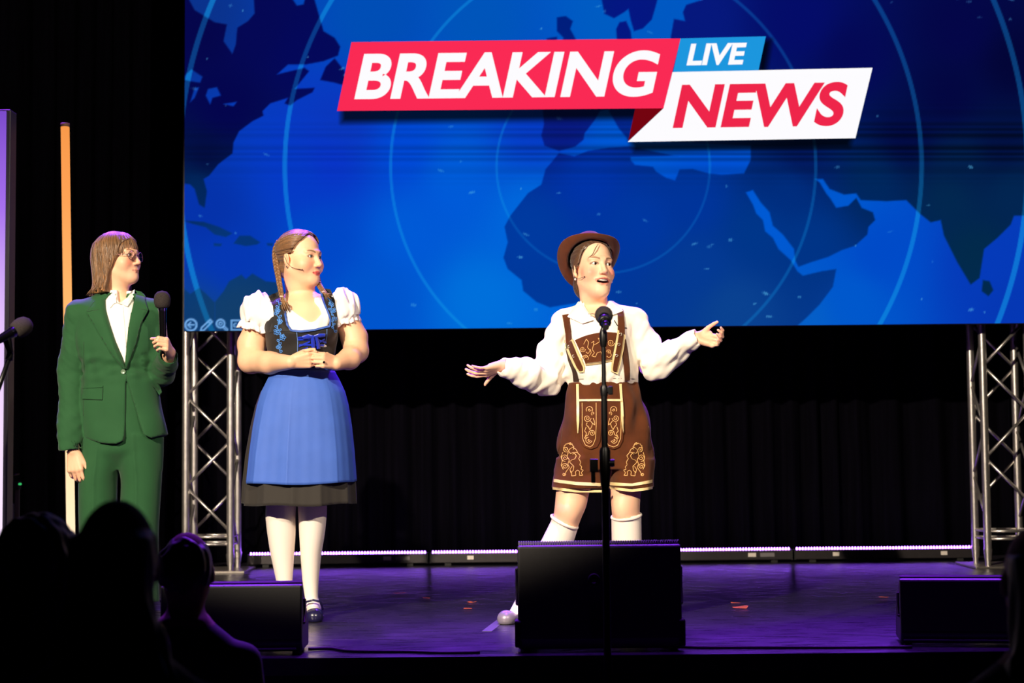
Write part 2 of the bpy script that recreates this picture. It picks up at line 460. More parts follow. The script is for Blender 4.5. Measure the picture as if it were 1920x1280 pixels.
WEUR = [(1017, 200), (1300, 200), (1300, 262), (1178, 262), (1160, 240), (1140, 205), (1125, 208), (1115, 225), (1096, 250), (1094, 262), (1078, 275), (1048, 283), (1021, 273), (1015, 254), (1020, 233)]
SCAN = G(2.4, 1120, 0, [(120, -330), (-60, -120), (-60, -20), (20, 0), (32, 62), (75, 82), (120, 55), (140, 40), (150, 90), (165, 140), (205, 128), (245, 88), (262, 30), (275, -20), (290, -260)])
SCAN2 = G(2.4, 1120, 0, [(100, 100), (130, 95), (150, 140), (155, 180), (88, 180), (85, 130)])
ASIA = G(2.4, 1120, 0, [(430, -900), (520, -300), (475, -40), (470, 0), (400, 22), (385, 55), (395, 95), (345, 85), (330, 170), (330, 640), (690, 655), (690, 1600), (2200, 1600), (2200, -900)])
AFR = [(1048, 287), (1077, 293), (1102, 283), (1140, 277), (1180, 274), (1300, 300), (1420, 300), (1700, 300), (1700, 640), (1090, 640), (1095, 566), (1061, 571), (1031, 576), (1006, 566), (981, 545), (978, 525), (952, 504), (944, 483), (952, 454), (946, 425), (957, 404), (990, 362), (1015, 346), (1023, 317), (1035, 303)]
SEA = [G(2.4, 1120, 300, [(150, 0), (150, -14), (690, -28), (690, 0), (660, 60), (560, 66), (500, 60), (430, 40), (370, 42), (350, 92), (310, 80), (265, 52), (250, 30), (170, 22)]),
       G(2.4, 1120, 300, [(668, 145), (700, 135), (735, 190), (775, 235), (790, 295), (835, 335), (885, 400), (890, 450), (905, 480), (960, 460), (1040, 435), (1100, 405), (1160, 385), (1215, 335), (1220, 300), (1250, 270), (1240, 235), (1190, 215), (1165, 170), (1130, 205), (1075, 215), (1050, 175), (1030, 150), (1000, 100), (980, 85), (1015, 85), (1045, 130), (1110, 155), (1165, 150), (1185, 180), (1300, 185), (1390, 180), (1450, 240), (1500, 280), (1545, 270), (1560, 340), (1620, 460), (1680, 560), (1720, 530), (1740, 400), (1800, 350), (1860, 290), (1875, 250), (1960, 250), (1960, 800), (860, 800), (900, 745), (940, 710), (1000, 650), (1060, 570), (1075, 490), (1010, 500), (925, 520), (900, 500), (870, 450), (815, 400), (790, 350), (755, 320), (745, 270), (715, 240), (700, 200)])]
CEYL = G(2.4, 1120, 300, [(1735, 540), (1765, 545), (1782, 585), (1760, 612), (1730, 590)])
OCEAN = [(360, 30, 10, 50, 140), (700, 40, 0, 78, 182), (900, 50, 0, 85, 187), (1150, 40, 0, 92, 195), (1240, 60, 0, 88, 195), (620, 300, 8, 52, 200), (560, 330, 5, 58, 200), (760, 280, 0, 72, 215), (640, 230, 10, 55, 190), (1000, 400, 0, 104, 220), (850, 330, 0, 92, 218), (600, 450, 0, 72, 200),
         (430, 480, 5, 55, 180), (390, 400, 5, 50, 170), (900, 560, 0, 112, 220), (700, 560, 0, 85, 205), (760, 430, 0, 90, 215), (1160, 300, 0, 88, 215), (1350, 310, 0, 80, 212), (1430, 400, 0, 90, 212), (1560, 370, 0, 88, 208), (1600, 560, 0, 88, 205), (1650, 480, 0, 74, 200), (1850, 500, 5, 58, 185), (1900, 570, 5, 55, 180), (1500, 600, 5, 95, 200), (370, 590, 15, 65, 150), (1000, 240, 5, 60, 200)]
LAND = [(380, 60, 5, 6, 75), (480, 60, 5, 8, 85), (420, 200, 4, 5, 78), (380, 300, 3, 10, 62), (370, 340, 2, 42, 95), (560, 100, 4, 8, 90), (440, 580, 18, 62, 108), (400, 500, 10, 60, 120), (450, 440, 5, 52, 120), (1070, 50, 0, 30, 125), (1060, 240, 8, 25, 130), (1100, 330, 0, 52, 170), (1000, 430, 0, 58, 160), (1200, 420, 0, 55, 162), (1300, 500, 4, 58, 148), (1380, 580, 10, 66, 145), (1300, 380, 0, 52, 155),
        (1420, 440, 0, 54, 138), (1520, 450, 0, 52, 135), (1480, 350, 0, 46, 128), (1640, 340, 0, 40, 95), (1780, 370, 2, 40, 80), (1830, 480, 2, 42, 75), (1900, 360, 2, 38, 82), (1180, 30, 4, 22, 130), (1300, 40, 6, 24, 125), (1500, 40, 4, 12, 105), (1600, 110, 4, 8, 85), (1800, 60, 4, 6, 72), (1780, 180, 3, 6, 65), (1900, 120, 3, 5, 55), (1700, 260, 2, 10, 68), (1880, 270, 2, 16, 66), (1500, 290, 2, 22, 90), (1800, 310, 2, 32, 78), (1060, 560, 0, 58, 155), (1620, 580, 5, 60, 150)]
def idw(S, X, Y):
    S = np.array(S, float); num = 0; den = 0
    for x, y, r, g, b in S:
        w_ = 1.0 / ((X - x) ** 2 + (Y - y) ** 2 + 900.0) ** 1.6
        num = num + w_[:, None] * np.array([r, g, b]); den = den + w_
    return num / den[:, None]
def screen_colour(X, Y):
    ins = lambda P, aa=1.4: np.clip(0.5 - poly_sd(np.array(P, float), X, Y) / (2 * aa), 0, 1)
    land = np.zeros_like(X)
    for P in [NA, NF, SAM, CAM_, UK, IRE, WEUR, SCAN, SCAN2, ASIA, AFR] + CUBA: land = np.maximum(land, ins(P))
    for P in LAKES + SEA: land = np.minimum(land, 1 - ins(P))
    land = np.maximum(land, ins(CEYL))
    oc = idw(OCEAN, X, Y); la = idw(LAND, X, Y)
    C = oc * (1 - land)[:, None] + la * land[:, None]
    # horizontal scan bands of the picture
    band = np.exp(-((Y + (X - 1130) * 0.008 - 275) / 45) ** 2)
    st_ = 0.5 + 0.5 * np.sin(Y * 0.42 + np.sin(Y * 0.13) * 2.0)
    C = C * (1 - band * st_ * np.clip(0.12 + (X - 700) / 3000, 0.1, 0.5))[:, None]
    # rings
    R = np.hypot(X - 1131, (Y - 312) * 1.0)
    for k, (w_, al) in enumerate(((2.2, 0.30), (2.8, 0.40), (4.2, 0.50), (5.0, 0.55))):
        a = np.clip((w_ - np.abs(R - (200 + 198.5 * k))) / 1.6 + 0.5, 0, 1) * al * (1.0 - 0.35 * land)
        C = C * (1 - a)[:, None] + np.array([20, 160, 235]) * a[:, None]
    # drifting specks
    r = np.random.RandomState(11)
    for i in range(110):
        x, y = r.uniform(345, 1915), r.uniform(-260, 615); s1, s2 = r.uniform(1.5, 6.5), r.uniform(1.2, 3.2); an = r.uniform(-.5, .5)
        m = (np.abs(X - x) < 14) & (np.abs(Y - y) < 14)
        dx = (X[m] - x) * math.cos(an) + (Y[m] - y) * math.sin(an); dy = -(X[m] - x) * math.sin(an) + (Y[m] - y) * math.cos(an)
        a = np.clip(1.3 - (dx / s1) ** 2 - (dy / s2) ** 2 + 0.5 * np.sin(dx * 1.7 + i), 0, 1) * r.uniform(.2, .6)
        C[m] = C[m] * (1 - a)[:, None] + np.array([90, 185, 230]) * a[:, None]
    # drop shadow of the banners (part of the broadcast picture)
    for P, dy in (([(640, 200), (1276, 190), (1244, 222), (640, 230)], 0), ([(1180, 262), (1600, 254), (1592, 276), (1190, 284)], 0), ([(1422, 75), (1446, 75), (1436, 135), (1422, 135)], 0)):
        d = poly_sd(np.array(P, float), X, Y); a = np.clip(0.5 - d / 14, 0, 1) * 0.75
        C = C * (1 - a)[:, None]
    # slide-show control icons
    ic = np.full_like(X, 99.0); cx, cy = 358, 609
    seg = lambda a, b: poly_seg(X, Y, a, b)
    ic = np.minimum(ic, np.abs(np.hypot(X - cx, Y - cy) - 10.5) - 1.6)
    for a, b in (((352, 609), (364, 609)), ((352, 609), (357.5, 604)), ((352, 609), (357.5, 614))): ic = np.minimum(ic, seg(a, b) - 1.2)
    for a, b in (((376, 620), (378, 614)), ((378, 614), (394, 599)), ((394, 599), (398, 603)), ((398, 603), (382, 619)), ((382, 619), (376, 620)), ((390, 602), (394, 606))): ic = np.minimum(ic, seg(a, b) - 1.3)
    ic = np.minimum(ic, np.abs(np.hypot(X - 413.5, Y - 606.5) - 7.5) - 1.5)
    ic = np.minimum(ic, np.abs(np.hypot(X - 413.5, Y - 606.5) - 2.8) - 1.0)
    ic = np.minimum(ic, np.abs(seg((419.5, 612.5), (425, 618)) - 1.6) - 1.1)
    q = np.maximum(np.abs(X - 447) - 11, np.abs(Y - 609.5) - 7); ic = np.minimum(ic, np.abs(np.maximum(q, -8) - 2.0) - 1.3)
    for cx in (441.5, 450):
        a = np.arctan2(Y - 609.5, X - cx); ic = np.minimum(ic, np.where(np.abs(a) > 0.8, np.abs(np.hypot(X - cx, Y - 609.5) - 3.2) - 1.0, 99))
    a = np.clip(0.6 - ic / 1.8, 0, 1) * 0.92
    C = C * (1 - a)[:, None] + np.array([128, 185, 245]) * a[:, None]
    return lin(np.clip(C, 0, 255))
def poly_seg(X, Y, a, b):
    ex, ey = b[0] - a[0], b[1] - a[1]; t = np.clip(((X - a[0]) * ex + (Y - a[1]) * ey) / (ex * ex + ey * ey), 0, 1)
    return np.hypot(X - a[0] - t * ex, Y - a[1] - t * ey)
scr = empty('led_screen', ((SX0 + SX1) / 2, YS, SZ0)); off = Vector(scr.location)
tag(scr, 'huge LED video wall showing a blue world map and BREAKING NEWS banner', 'screen')
b = MB(); b.box((SX0 - off.x, 0.004, 0), (SX1 - off.x, 0.09, SZ1 - SZ0)); b.build('cabinet', M_BLACK, scr, False)
zcut = SZ1 - 0.02
def screen_mesh():
    step = 2.0 / (F / YS)
    nx = int((SX1 - SX0) / step); nz = int((zcut - SZ0) / step)
    xs = np.linspace(SX0, SX1, nx + 1); zs = np.concatenate([np.linspace(SZ0, zcut, nz + 1), np.linspace(zcut, SZ1, 12)[1:]])
    XX, ZZ = np.meshgrid(xs, zs); P = np.stack([XX.ravel(), np.full(XX.size, YS), ZZ.ravel()], 1)
    px, py = project(P); C = screen_colour(px, py)
    n = len(xs); i, k = np.meshgrid(np.arange(len(zs) - 1), np.arange(n - 1), indexing='ij'); a = (i * n + k).ravel()
    Q = np.stack([a, a + 1, a + n + 1, a + n], 1)
    mesh_np('led_panel', P - np.array(off), Q, emission('led_picture', strength=1.0, attr='Col'), scr, False, C)
screen_mesh()
def flat_poly(name, pts, m, parent, dy):
    V = [at(x, y, YS - dy) - off for x, y in pts]
    return mesh_np(name, np.array([tuple(v) for v in V]), [tuple(range(len(V)))[::-1]], m, parent, False)
red = flat_poly('banner', [(659, 79), (1276, 72), (1244, 203), (632, 208)], emission('banner_red', (250, 42, 84)), scr, 0.002); tag(red, 'red banner')
blu = flat_poly('banner', [(1276, 72), (1436, 68), (1422, 133), (1262, 135)], emission('banner_blue', (28, 150, 222)), scr, 0.002); tag(blu, 'light blue banner')
wht = flat_poly('banner', [(1261, 135), (1636, 127), (1604, 259), (1177, 266), (1244, 203)], emission('banner_white', (253, 252, 255)), scr, 0.002); tag(wht, 'white banner')
flat_poly('banner_fold', [(1191, 203), (1244, 203), (1178, 264)], emission('banner_dark_red', (116, 4, 16)), scr, 0.0015)
def lettering(txt, BL, BR, up, m, parent, bold):
    cu = bpy.data.curves.new('lettering', 'FONT'); cu.body = txt; cu.offset = bold; cu.space_character = 1.0
    to = bpy.data.objects.new('lettering', cu); COL.objects.link(to)
    dg = bpy.context.evaluated_depsgraph_get(); me = bpy.data.meshes.new_from_object(to.evaluated_get(dg))
    bpy.data.objects.remove(to); co = np.empty(len(me.vertices) * 3, np.float32); me.vertices.foreach_get('co', co); co = co.reshape(-1, 3)
    x0, x1 = co[:, 0].min(), co[:, 0].max(); y0, y1 = co[:, 1].min(), co[:, 1].max()
    for i, v in enumerate(me.vertices):
        u = (co[i, 0] - x0) / (x1 - x0); t = (co[i, 1] - y0) / (y1 - y0)
        v.co = at(BL[0] + (BR[0] - BL[0]) * u + up[0] * t, BL[1] + (BR[1] - BL[1]) * u + up[1] * t, YS - 0.004) - off
    me.materials.append(m); o = bpy.data.objects.new('lettering', me); COL.objects.link(o); o.parent = parent; return o
lettering('BREAKING', (664, 187), (1222, 181), (19, -87), MATS['banner_white'], red, 0.03)
lettering('LIVE', (1287, 123), (1392, 121), (9, -41), MATS['banner_white'], blu, 0.035)
lettering('NEWS', (1261, 241), (1576, 236), (18, -83), emission('banner_letter_red', (238, 38, 74)), wht, 0.034)

# ------------------------------------------------------------------ truss towers
M_ALU = mat('brushed_aluminium', (196, 190, 186), rough=0.34, metal=0.9, var=0.12, nscale=25, bump=0.05, bscale=120)
M_STEEL = mat('dark_steel', (70, 66, 64), rough=0.4, metal=0.8)
def truss(px_l, px_r, py_base, d, label, ph):
    a = at(px_l, py_base, d); c = at(px_r, py_base, d); cx = (a.x + c.x) / 2; W = (c.x - a.x) / 2
    t = empty('truss_tower', (cx, d + W, 0)); tag(t, label, 'truss', 'aluminium truss towers carrying the screen')
    TOP = 4.4
    for sx in (-1, 1):
        for sy in (-1, 1):
            MB().tube([(sx * W, sy * W, 0.10), (sx * W, sy * W, TOP)], 0.0235, 14).build('chord', M_ALU, t, True, angle=40)
            m = MB(); m.tube([(sx*W, sy*W, 0.012), (sx*W, sy*W, 0.05)], 0.017, 12); m.tube([(sx*W, sy*W, 0.045), (sx*W, sy*W, 0.11)], [0.021, 0.027], 12)
            m.build('spigot', M_ALU, t, True, angle=40)
    per = 0.55
    def zig(f, z0, nm='brace'):
        z = z0; s = -1
        while z < TOP - 0.1:
            p, q = f(s, z), f(-s, z + per / 2)
            if z > 0.12: MB().tube([p, q], 0.0095, 8).build(nm, M_ALU, t)
            z += per / 2; s = -s
    zig(lambda s, z: Vector((s * W, -W, z)), ph); zig(lambda s, z: Vector((-s * W, W, z)), ph)
    zig(lambda s, z: Vector((W, s * W, z)), ph - 0.1); zig(lambda s, z: Vector((-W, -s * W, z)), ph - 0.1)
    for z in (0.17, 0.215):
        for p, q in (((-W, -W), (W, -W)), ((-W, W), (W, W)), ((-W, -W), (-W, W)), ((W, -W), (W, W))):
            MB().tube([(p[0], p[1], z), (q[0], q[1], z)], 0.009, 8).build('end_bar', M_ALU, t)
    b = MB(); b.box((-W - 0.10, -W - 0.10, 0.0), (W + 0.10, W + 0.10, 0.013)); b.build('base_plate', mat('base_plate_steel', (150, 142, 136), rough=.35, metal=.8), t, False, 0.003)
truss(348, 432, 1068, 10.42, 'aluminium box truss tower beside the green-suited person, under the screen icons', -0.03)
truss(1853, 1938, 1062, 10.20, 'aluminium box truss tower at the right end of the light bars', 0.10)

# ------------------------------------------------------------------ LED light bars along the curtain
M_BAR = mat('bar_housing', (52, 48, 50), rough=0.45, metal=0.6, var=0.1)
M_LED = emission('led_violet_white', (150, 86, 255), 24.0)
M_STICK = mat('white_sticker', (215, 205, 195), rough=0.6)
BARD = 10.85
xs_ = [at(x, 1050, BARD).x for x in (462, 804, 1147, 1488, 1838)]
labs = ['LED light bar on the floor beside the left truss, behind the dirndl wearer', 'LED light bar behind the lederhosen wearer, its right end hidden by the central wedge',
        'LED light bar starting behind the central floor speaker', 'rightmost LED light bar on the floor, ending at the right truss']
for i in range(4):
    x0, x1 = xs_[i] + 0.006, xs_[i + 1] - 0.006; cx = (x0 + x1) / 2; hw = (x1 - x0) / 2
    t = empty('led_light_bar', (cx, BARD, 0)); tag(t, labs[i], 'light bar', 'LED light bars along the curtain')
    b = MB(); b.box((-hw, 0, 0.018), (hw, 0.075, 0.078)); b.build('housing', M_BAR, t, False, 0.004)
    for s in (-1, 1):
        b = MB(); b.box((s * hw * 0.8 - 0.02, 0.01, 0), (s * hw * 0.8 + 0.02, 0.065, 0.018)); b.build('foot', M_BLACK, t, False)
        b = MB(); b.box((s * hw - 0.004 * s - 0.004, -0.002, 0.016), (s * hw - 0.004 * s + 0.004, 0.077, 0.082)); b.build('end_cap', M_BLACK, t, False)
    m = MB(); n = 62
    for k in range(n):
        x = -hw + 0.02 + (2 * hw - 0.04) * k / (n - 1)
        m.ball((x, 0.022, 0.083), (0.0062, 0.010, 0.0115), 8, 6)
    o = m.build('led_row', M_LED, t); o['kind'] = 'stuff'
    for sx, w_ in (((-0.55, .02), (0.62, .02)) if i % 2 else ((0.55, 0.025), (0.72, 0.045))):
        b = MB(); b.box((sx * hw - w_, -0.0015, 0.038), (sx * hw + w_, 0.0, 0.062)); b.build('sticker', M_STICK if w_ < .03 else mat('grey_sticker', (110, 105, 108)), t, False)

# ------------------------------------------------------------------ glowing tube and light column at the left
a = at(122, 238, 9.3); bq = at(134, 1080, 9.3); bq.z = 0.03
t = empty('light_tube', (bq.x, 9.3, 0)); tag(t, 'tall slim warm orange glowing light tube standing behind the green suit', 'light tube')
tl = emission('warm_tube_glow', attr='Col', strength=1.0)
zt = np.linspace(0, 1, 40); base = Vector((0, 0, 0.05)); topv = Vector((a.x - bq.x, 0, a.z))
m = MB(); m.tube([base.lerp(topv, q) for q in zt], 0.0235, 16); o = m.build('glow_tube', tl, t)
cc = np.array([np.interp(q, [0, .35, .6, .85, 1], c_) for q in zt for c_ in ([1.25, 1.2, 1.15, 1.0, .95], [1.0, .78, .50, .36, .32], [.70, .38, .16, .09, .07])]).reshape(-1, 3)
at_ = o.data.attributes.new('Col', 'FLOAT_COLOR', 'POINT'); c4 = np.ones((len(o.data.vertices), 4), np.float32); c4[:, :3] = np.repeat(cc, 16, 0); at_.data.foreach_set('color', c4.ravel())
m = MB(); m.lathe([(0.0, 0), (0.13, 0), (0.13, 0.012), (0.03, 0.02), (0.03, 0.06), (0, 0.06)], 20); m.build('base', M_BLACK, t)
m = MB(); m.tube([topv, topv + Vector((0, 0, 0.02))], 0.0245, 16); m.build('end_cap', mat('tube_cap', (150, 110, 80), rough=.5), t)
a = at(4, 208, 8.8); bx = at(3, 1000, 8.8)
t = empty('light_column', (bx.x - 0.2, 8.8, 0)); tag(t, 'tall glowing violet to pink light column at the left edge', 'light column')
W = 0.2; Ht = a.z
b = MB(); b.box((-W - .01, 0.012, 0), (W + 0.022, 0.12, Ht + .01)); b.build('case', mat('column_case', (60, 54, 62), rough=.5), t, False, 0.004)
zs = np.linspace(0.03, Ht, 30); V = []; Cc = []
for z in zs:
    f_ = z / Ht; c_ = [np.interp(f_, [0, .3, .55, .8, 1], q) for q in ([1.0, .95, .80, .38, .20], [.85, .76, .55, .16, .07], [1.05, 1.0, .98, .85, .6])]
    V += [(-W, 0.0, z), (W, 0.0, z), (W, 0.012, z), (-W, 0.012, z)]; Cc += [c_] * 4
Q = np.array([(i*4+k, i*4+(k+1) % 4, (i+1)*4+(k+1) % 4, (i+1)*4+k) for i in range(29) for k in range(4)])
mesh_np('diffuser', np.array(V), Q, emission('column_glow', attr='Col', strength=1.0), t, False, np.array(Cc))

# black equipment stand beside the column
e = at(32, 1000, 9.6); t = empty('equipment_stand', (e.x, 9.6, 0)); tag(t, 'small grey equipment stand with a green indicator light beside the light column', 'stand')
gz = at(40, 907, 9.6).z
m = MB(); m.box((-0.012, -0.012, 0.02), (0.012, 0.012, gz - 0.02)); m.build('post', mat('stand_grey', (88, 80, 76), rough=.5, metal=.3), t, False, .002)
m = MB(); m.box((-0.055, -0.03, gz - 0.03), (0.014, 0.03, gz + 0.015)); m.build('head_box', M_BLACK, t, False, .003)
m = MB(); m.ball((0.022, -0.028, gz), (0.011, 0.006, 0.007), 10, 6); m.build('indicator_light', emission('green_led', (60, 200, 110), 0.8), t)
m = MB(); m.tube([(-0.03, 0, gz + .015), (-0.03, 0, gz + 0.05), (0.01, 0, gz + 0.055)], 0.007, 8); m.build('hook', M_STEEL, t)
m = MB(); m.box((-0.045, -0.014, gz - 0.2), (-0.02, 0.014, gz - 0.11)); m.build('label_plate', mat('plate_violet_grey', (140, 136, 165)), t, False)
m = MB(); m.box((-0.10, -0.08, 0), (0.10, 0.08, 0.02)); m.build('base', M_BLACK, t, False, .003)

# ------------------------------------------------------------------ floor wedges on the stage lip
M_CAB = mat('wedge_cabinet', (36, 34, 35), rough=0.5, var=0.1, nscale=60, bump=0.1, bscale=300)
M_GRILL = mat('wedge_grille', (24, 22, 26), rough=0.4, metal=0.6)
def wedge(name, x0, x1, y0, dep, zt, label, low=False, grille=True, rz=0.0):
    cx = (x0 + x1) / 2; hw = (x1 - x0) / 2
    t = empty(name, (cx, y0, 0)); t.rotation_euler.z = rz; tag(t, label, 'floor speaker', 'black stage monitor speakers along the stage lip')
    # side profile: tall back towards the hall, sloping baffle towards the performers
    prof = [(0.02, 0.012), (0.0, 0.05), (0.012, zt), (0.045, zt + 0.002), (dep, 0.10), (dep, 0.012)]
    V = [(s * hw, y, z) for s in (-1, 1) for y, z in prof]; n = len(prof)
    m = MB(); m.add(V, [tuple(range(n)), tuple(range(2*n-1, n-1, -1))] + [(k, k + n, (k+1) % n + n, (k+1) % n) for k in range(n)])
    m.build('cabinet', mat('low_wedge_cabinet', (12, 12, 13), rough=0.5, bump=0.1, bscale=300) if low else M_CAB, t, False, 0.008)
    # grille on the sloping side with a perforated lip along the top edge
    g = [(0.047, zt + 0.006), (0.055, zt + 0.012), (dep + 0.012, 0.105), (dep + 0.004, 0.098)]
    V = [(s * (hw - 0.004), y, z) for s in (-1, 1) for y, z in g]
    m = MB(); m.add(V, [(0, 1, 2, 3), (7, 6, 5, 4)] + [(k, k + 4, (k+1) % 4 + 4, (k+1) % 4) for k in range(4)]); m.build('grille', M_GRILL, t, False)
    if grille:
        m = MB(); q = int(2 * hw / 0.0085)
        for k in range(q):
            x = -hw + 0.006 + (2 * hw - 0.012) * k / (q - 1); m.box((x - .0026, 0.040, zt + 0.001), (x + .0026, 0.060, zt + 0.0145))
        o = m.build('grille_lip', mat('grille_lip_metal', (150, 140, 165), rough=.35, metal=.7), t, False); o['kind'] = 'stuff'
    for s in (-1, 1):
        m = MB(); m.tube([(s * (hw + .002), 0.04, zt * .78), (s * (hw + .003), 0.06, zt * .78), (s * (hw + .003), 0.06, zt * .45), (s * (hw + .002), 0.04, zt * .45)], 0.006, 6); m.build('handle', M_STEEL, t)
        for y in (0.04, dep - 0.05):
            m = MB(); m.tube([(s * hw * .9, y, 0), (s * hw * .9, y, 0.014)], 0.014, 10); m.build('rubber_foot', M_BLACK, t)
    if low:
        m = MB(); m.box((-hw + .01, -0.004, 0.022), (hw - .02, 0.002, 0.027)); m.build('edge_strip', mat('wedge_strip', (140, 136, 150), rough=.3, metal=.6), t, False)
    else:
        m = MB(); m.lathe([(0, 0), (.022, 0), (.022, .003), (.015, .003), (.013, 0.0), (0, 0.0)], 20, Matrix.Translation((-.02, -0.0025 + .008, zt * .68)) @ Matrix.Rotation(math.pi / 2, 4, 'X')); m.build('logo_ring', M_BLACK, t)
        for s in (-1, 1):
            m = MB(); m.box((s * hw - .012, 0.0, 0.02), (s * hw + .012, 0.08, 0.115)); m.build('corner_guard', M_BLACK, t, False, .006)
    return t
p0, p1 = at(972, 1215, 6.07), at(1280, 1213, 6.07); wedge('stage_monitor', p0.x, p1.x, 6.07, 0.42, at(1125, 1022, 6.08).z, 'large black floor speaker in front of the person in brown lederhosen')
p0, p1 = at(300, 1215, 6.07), at(566, 1213, 6.07); wedge('stage_monitor', p0.x, p1.x, 6.07, 0.24, at(480, 1097, 6.08).z, 'low black floor speaker hiding the dirndl wearer\'s foot', True, False, 0.02)
p0, p1 = at(1699, 1215, 6.07), at(1990, 1213, 6.07); wedge('stage_monitor', p0.x, p1.x, 6.12, 0.26, at(1800, 1088, 6.08).z, 'low black floor speaker at the right end of the stage lip', True, False, -0.15)

# cable along the lip
for pts, lab in (([(578, 1217), (620, 1216), (660, 1221), (760, 1222), (830, 1224), (900, 1223)], 'black cable lying along the stage lip by the left speaker'), ([(1270, 1213), (1330, 1214), (1450, 1214), (1600, 1214), (1710, 1213)], 'black cable lying along the stage lip between the central and right speakers')):
    P = []
    for x, y in pts:
        d = 6.1
        for _ in range(6):
            z = at(x, y, d).z; d *= (CAMH) / (CAMH - z + 0.006)
        P.append((at(x, y, d).x, max(d, EDGE + .02), 0.007))
    o = MB().tube(catmull(P, 8), 0.006, 8).build('cable', M_BLACK); tag(o, lab, 'cable', 'black cables on the stage lip')

# ------------------------------------------------------------------ microphones on stands (stand in the hall, in front of the stage)
M_FOAM = mat('foam', (52, 46, 44), rough=0.95, var=0.25, nscale=300, bump=0.6, bscale=900, spec=.2)
M_BLKMET = mat('black_metal', (13, 13, 15), rough=0.35, metal=0.3)
M_CHROME = mat('mic_chrome', (150, 140, 190), rough=0.18, metal=1.0)
def stand(px, py_mic, Y, label, tilt=None):
    g = at(px, py_mic, Y); t = empty('microphone_stand', (g.x, Y, HALL)); tag(t, label, 'microphone stand', 'black microphone stands'); return g, t
g, t = stand(1131, 612, 5.72, 'black straight microphone stand in front of the central floor speaker')
zz = lambda py: at(1131, py, 5.72).z - HALL
xx = lambda px, py: at(px, py, 5.72).x - g.x
m = MB(); m.lathe([(0, 0), (.15, 0), (.15, .012), (.13, .022), (.03, .03), (.02, .05), (0, .05)], 28); m.build('base', M_BLKMET, t, angle=30)
m = MB(); m.tube([(0, 0, .04), (0, 0, zz(900))], 0.0125, 14); m.build('lower_tube', M_BLKMET, t, angle=40)
m = MB(); m.tube([(0, 0, zz(905)), (0, 0, zz(735))], 0.0105, 14); m.build('middle_tube', M_BLKMET, t, angle=40)
m = MB(); m.tube([(0, 0, zz(745)), (0, 0, zz(640))], 0.0075, 12); m.build('upper_tube', M_BLKMET, t, angle=40)
m = MB(); m.lathe([(0, zz(912)), (.015, zz(912)), (.018, zz(885)), (.0185, zz(845)), (.014, zz(838)), (0, zz(838))], 16); m.build('clutch', M_BLKMET, t, angle=35)
m = MB(); m.box((xx(1106, 870), -0.014, zz(885)), (xx(1121, 870), 0.014, zz(860))); m.box((xx(1108, 870), -0.008, zz(905)), (xx(1116, 870), 0.008, zz(880))); m.build('clamp', M_BLKMET, t, False, .003)
m = MB(); m.lathe([(0, 0), (.013, 0), (.013, .025), (0, .025)], 12, Matrix.Translation((xx(1138, 868), 0, zz(868))) @ Matrix.Rotation(math.pi / 2, 4, 'Y')); m.build('knob', M_BLKMET, t, angle=40)
m = MB(); m.lathe([(0, zz(742)), (.012, zz(742)), (.014, zz(728)), (.010, zz(722)), (0, zz(722))], 14); m.build('clutch', M_BLKMET, t, angle=35)
m = MB(); m.box((0.004, -0.010, zz(736)), (xx(1141, 730), 0.010, zz(726))); m.box((xx(1140, 730), -.012, zz(740)), (xx(1149, 730), .012, zz(724))); m.build('thumb_screw', M_BLKMET, t, False, .003)
m = MB(); m.lathe([(0, zz(650)), (.010, zz(650)), (.0135, zz(640)), (.0125, zz(622)), (.008, zz(614)), (0.004, zz(606)), (0, zz(606))], 14); m.build('clip_mount', M_BLKMET, t, angle=35)
def microphone(name, tip, axis_, label, R=.032, length=.16, clip=True):
    """foam windscreen at tip, body running along axis_ (pointing away from the foam)"""
    ax = Vector(axis_).normalized(); t = empty(name, tip); tag(t, label, 'microphone')
    M = ax.to_track_quat('Z', 'Y').to_matrix().to_4x4()
    prof = [(0.0, -R), (R * .55, -R * .86), (R * .88, -R * .5), (R, 0), (R * .97, R * .5), (R * .84, R * .95), (R * .6, R * 1.12), (R * .3, R * 1.14)]
    m = MB(); m.lathe(prof, 28, M); m.build('foam_windscreen', M_FOAM, t)
    m = MB(); m.lathe([(.0, R * .9), (.019, R * .9), (.020, R * 1.25), (.0185, R * 1.5), (0, R * 1.5)], 24, M); m.build('collar', M_CHROME, t, angle=30)
    m = MB(); m.lathe([(0, R * 1.45), (.018, R * 1.45), (.0175, R * 1.6), (.0135, length * .9), (.013, length), (.0, length)], 24, M); m.build('handle', mat('mic_body', (16, 15, 18), rough=.22, metal=.5, coat=.5), t, angle=30)
    m = MB(); m.lathe([(0, length - .002), (.010, length - .002), (.010, length + .022), (0, length + .022)], 16, M); m.build('plug', M_STEEL, t, angle=30)
    return t
mp = at(1132, 590, 5.72)
t2 = microphone('microphone', mp, (0.0, -0.93, -0.37), 'black foam-topped microphone on the central stand', .0305, .12)
m = MB(); m.lathe([(.0145, .06), (.021, .06), (.021, .085), (.0155, .085)], 20, Vector((0, -0.93, -0.37)).to_track_quat('Z', 'Y').to_matrix().to_4x4(), cap=False); m.tube([(0, -.066, -.045), (0, -0.05, -.055), (0, 0.0, -.055)], .007, 8); m.build('clip', M_BLKMET, t2)
g, t = stand(-30, 800, 5.9, 'black boom microphone stand leaning in from the left edge')
s = at(19, 668, 5.9); e = at(-26, 790, 5.9); L0 = Vector(t.location)
m = MB(); m.tube([s - L0, e - L0], 0.009, 12); m.build('boom', M_BLKMET, t)
m = MB(); m.tube([e - L0 + Vector((0, 0, .01)), Vector(((e - L0).x, 0, .03))], 0.0125, 12); m.build('pole', M_BLKMET, t)
m = MB(); m.ball(e - L0, .022, 12, 8); m.build('pivot', M_BLKMET, t)
